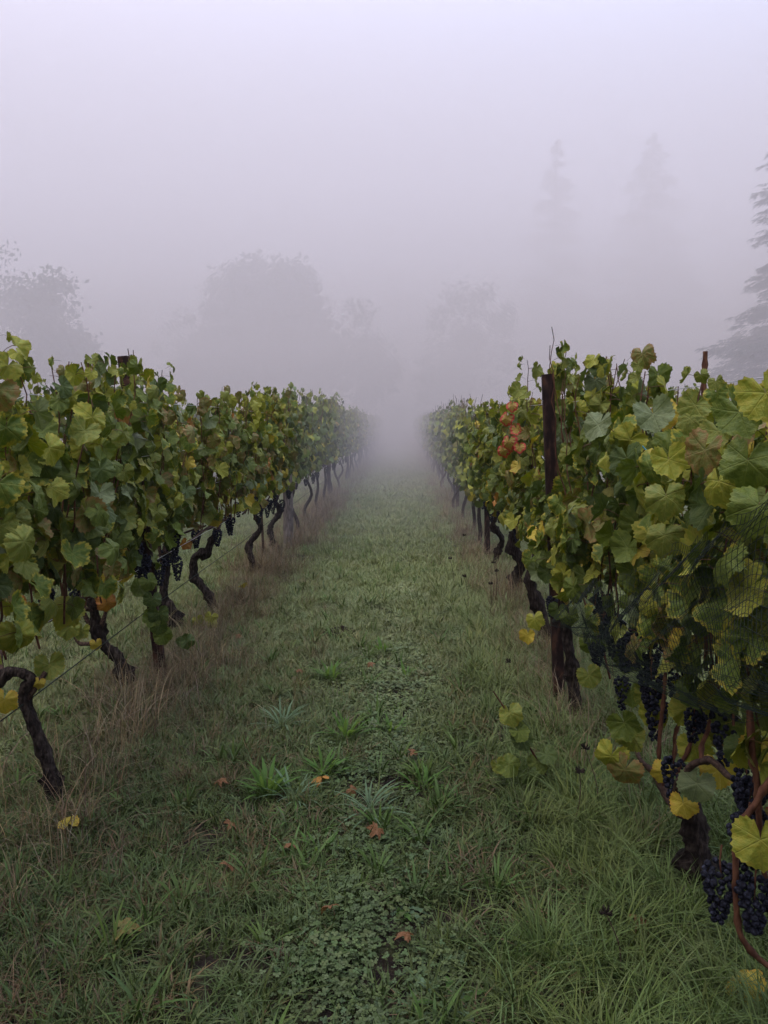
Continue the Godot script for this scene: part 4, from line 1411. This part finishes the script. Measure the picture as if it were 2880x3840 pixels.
	for k in fallen.size():
		var f: Array = fallen[k]
		var bs := Basis(Vector3.UP, rng.randf() * TAU) * Basis(Vector3.RIGHT, -PI / 2.0 + rng.randf_range(0.1, 0.7)) * Basis(Vector3.FORWARD, rng.randf() * TAU)
		var o := put("fallen_leaf", maple[0 if f[2] == 5 else 1 + k % 2], self, Transform3D(bs.scaled(Vector3.ONE * f[3] * 1.1), V(f[0], gy(f[0], f[1]) + (0.065 if k != 11 else 0.16), f[1])))
		o.material_override = kinds[f[2]]
		tag(o, f[4], "fallen leaf", "leaves fallen on the grass")
	# dead flower heads of wild carrot
	var heads := [[0.62, -8.44, 0.42, "tallest dead seed head far along the right side of the alley"], [0.85, -6.92, 0.40, "dead seed head close to the trunk of the crimson-leaved vine"], [0.55, -6.57, 0.34, "dead seed head leaning left in grass beside the right row"], [0.75, -6.58, 0.38, "dark brown seed head in the cluster by the right row"], [0.48, -7.29, 0.36, "dead seed head at the alley side of the cluster"], [0.66, -6.1, 0.36, "thin-stalked seed head in front of the cluster"], [0.64, -4.75, 0.16, "low dark seed head before the right steel post"], [0.63, -2.15, 0.20, "brown fluffy seed head at the bottom of the frame, in long grass"], [0.66, -3.0, 0.26, "dark knotted seed stalk in the long grass by the stump"], [0.80, -3.1, 0.30, "slim dark seed stalk nearest the stump trunk"]]
	for h in heads:
		var t := base("seed_head_stalk", V(h[0], gy(h[0], h[1]), h[1]))
		tag(t, h[3], "seed head", "dead wild flower stalks")
		a = Acc.new()
		var tip := V(rng.randf_range(-.09, .05), h[2], rng.randf_range(-.05, .05))
		tube(a, spline([V(0, -0.02, 0), tip * 0.5 + V(0.02, 0, 0), tip], 4), 0.0022, 0.0015, 5)
		put("stalk", a.mesh(mats.old_cane), t)
		a = Acc.new()
		for k in 26:
			var d := V(rng.randfn(0, 1), rng.randf_range(-0.4, 1.0), rng.randfn(0, 1)).normalized()
			tube(a, [tip, tip + d * 0.011, tip + d * 0.019 + V(0, 0.006, 0)], 0.0016, 0.0022, 4)
		put("seed_head", a.mesh(mats.bark), t)
	# a sucker shoot rising out of the grass
	var sucker := base("vine_sucker", V(0.68, 0, -3.45))
	tag(sucker, "low vine sucker with green leaves arching out of the long grass on the right", "vine shoot")
	a = Acc.new()
	tube(a, spline([V(0.0, -0.02, 0), V(-0.10, 0.16, 0.06), V(-0.20, 0.33, 0.12), V(-0.29, 0.47, 0.15)], 5), 0.0045, 0.003, 6, 0.1, Color.WHITE, 0.4)
	put("shoot", a.mesh(mats.cane), sucker)
	for l in [[-0.22, 0.38, 0.16, 3], [-0.18, 0.30, 0.16, 1], [-0.16, 0.25, 0.12, 0], [-0.08, 0.13, 0.08, 1], [-0.22, 0.15, 0.16, 1], [-0.13, 0.09, 0.12, 0], [-0.20, 0.34, 0.10, 4], [-0.05, 0.17, 0.1, 0], [-0.26, 0.12, 0.1, 3]]:
		var o := put("leaf", leaf_meshes[rng.randi() % 10], sucker, Transform3D(facing(Vector3(rng.randf_range(-.5, .5), 0, 1).normalized(), rng.randf_range(0.3, 1.1), rng.randf_range(-.8, .8)).scaled(Vector3.ONE * rng.randf_range(0.075, 0.105)), V(l[0], l[1], l[2])))
		o.material_override = kinds[l[3]]
	# a molehill
	a = Acc.new()
	for k in 70:
		var ang := rng.randf() * TAU
		var rr := sqrt(rng.randf()) * 0.13
		var s := rng.randf_range(0.012, 0.03)
		box(a, Transform3D(Basis.from_euler(V(rng.randf() * 3.0, rng.randf() * 3.0, rng.randf() * 3.0)), V(cos(ang) * rr, 0.045 * (1.0 - rr / 0.14), sin(ang) * rr * 0.7)), V(s, s * 0.7, s * 0.9))
	var mould := plain(.020, .014, .011, 0.95)
	tag(put("molehill", a.mesh(mould), self, Transform3D(Basis(), V(-0.45, gy(-0.45, -5.93) + 0.02, -5.93))), "dark crumbly molehill in the middle of the grass alley", "molehill")
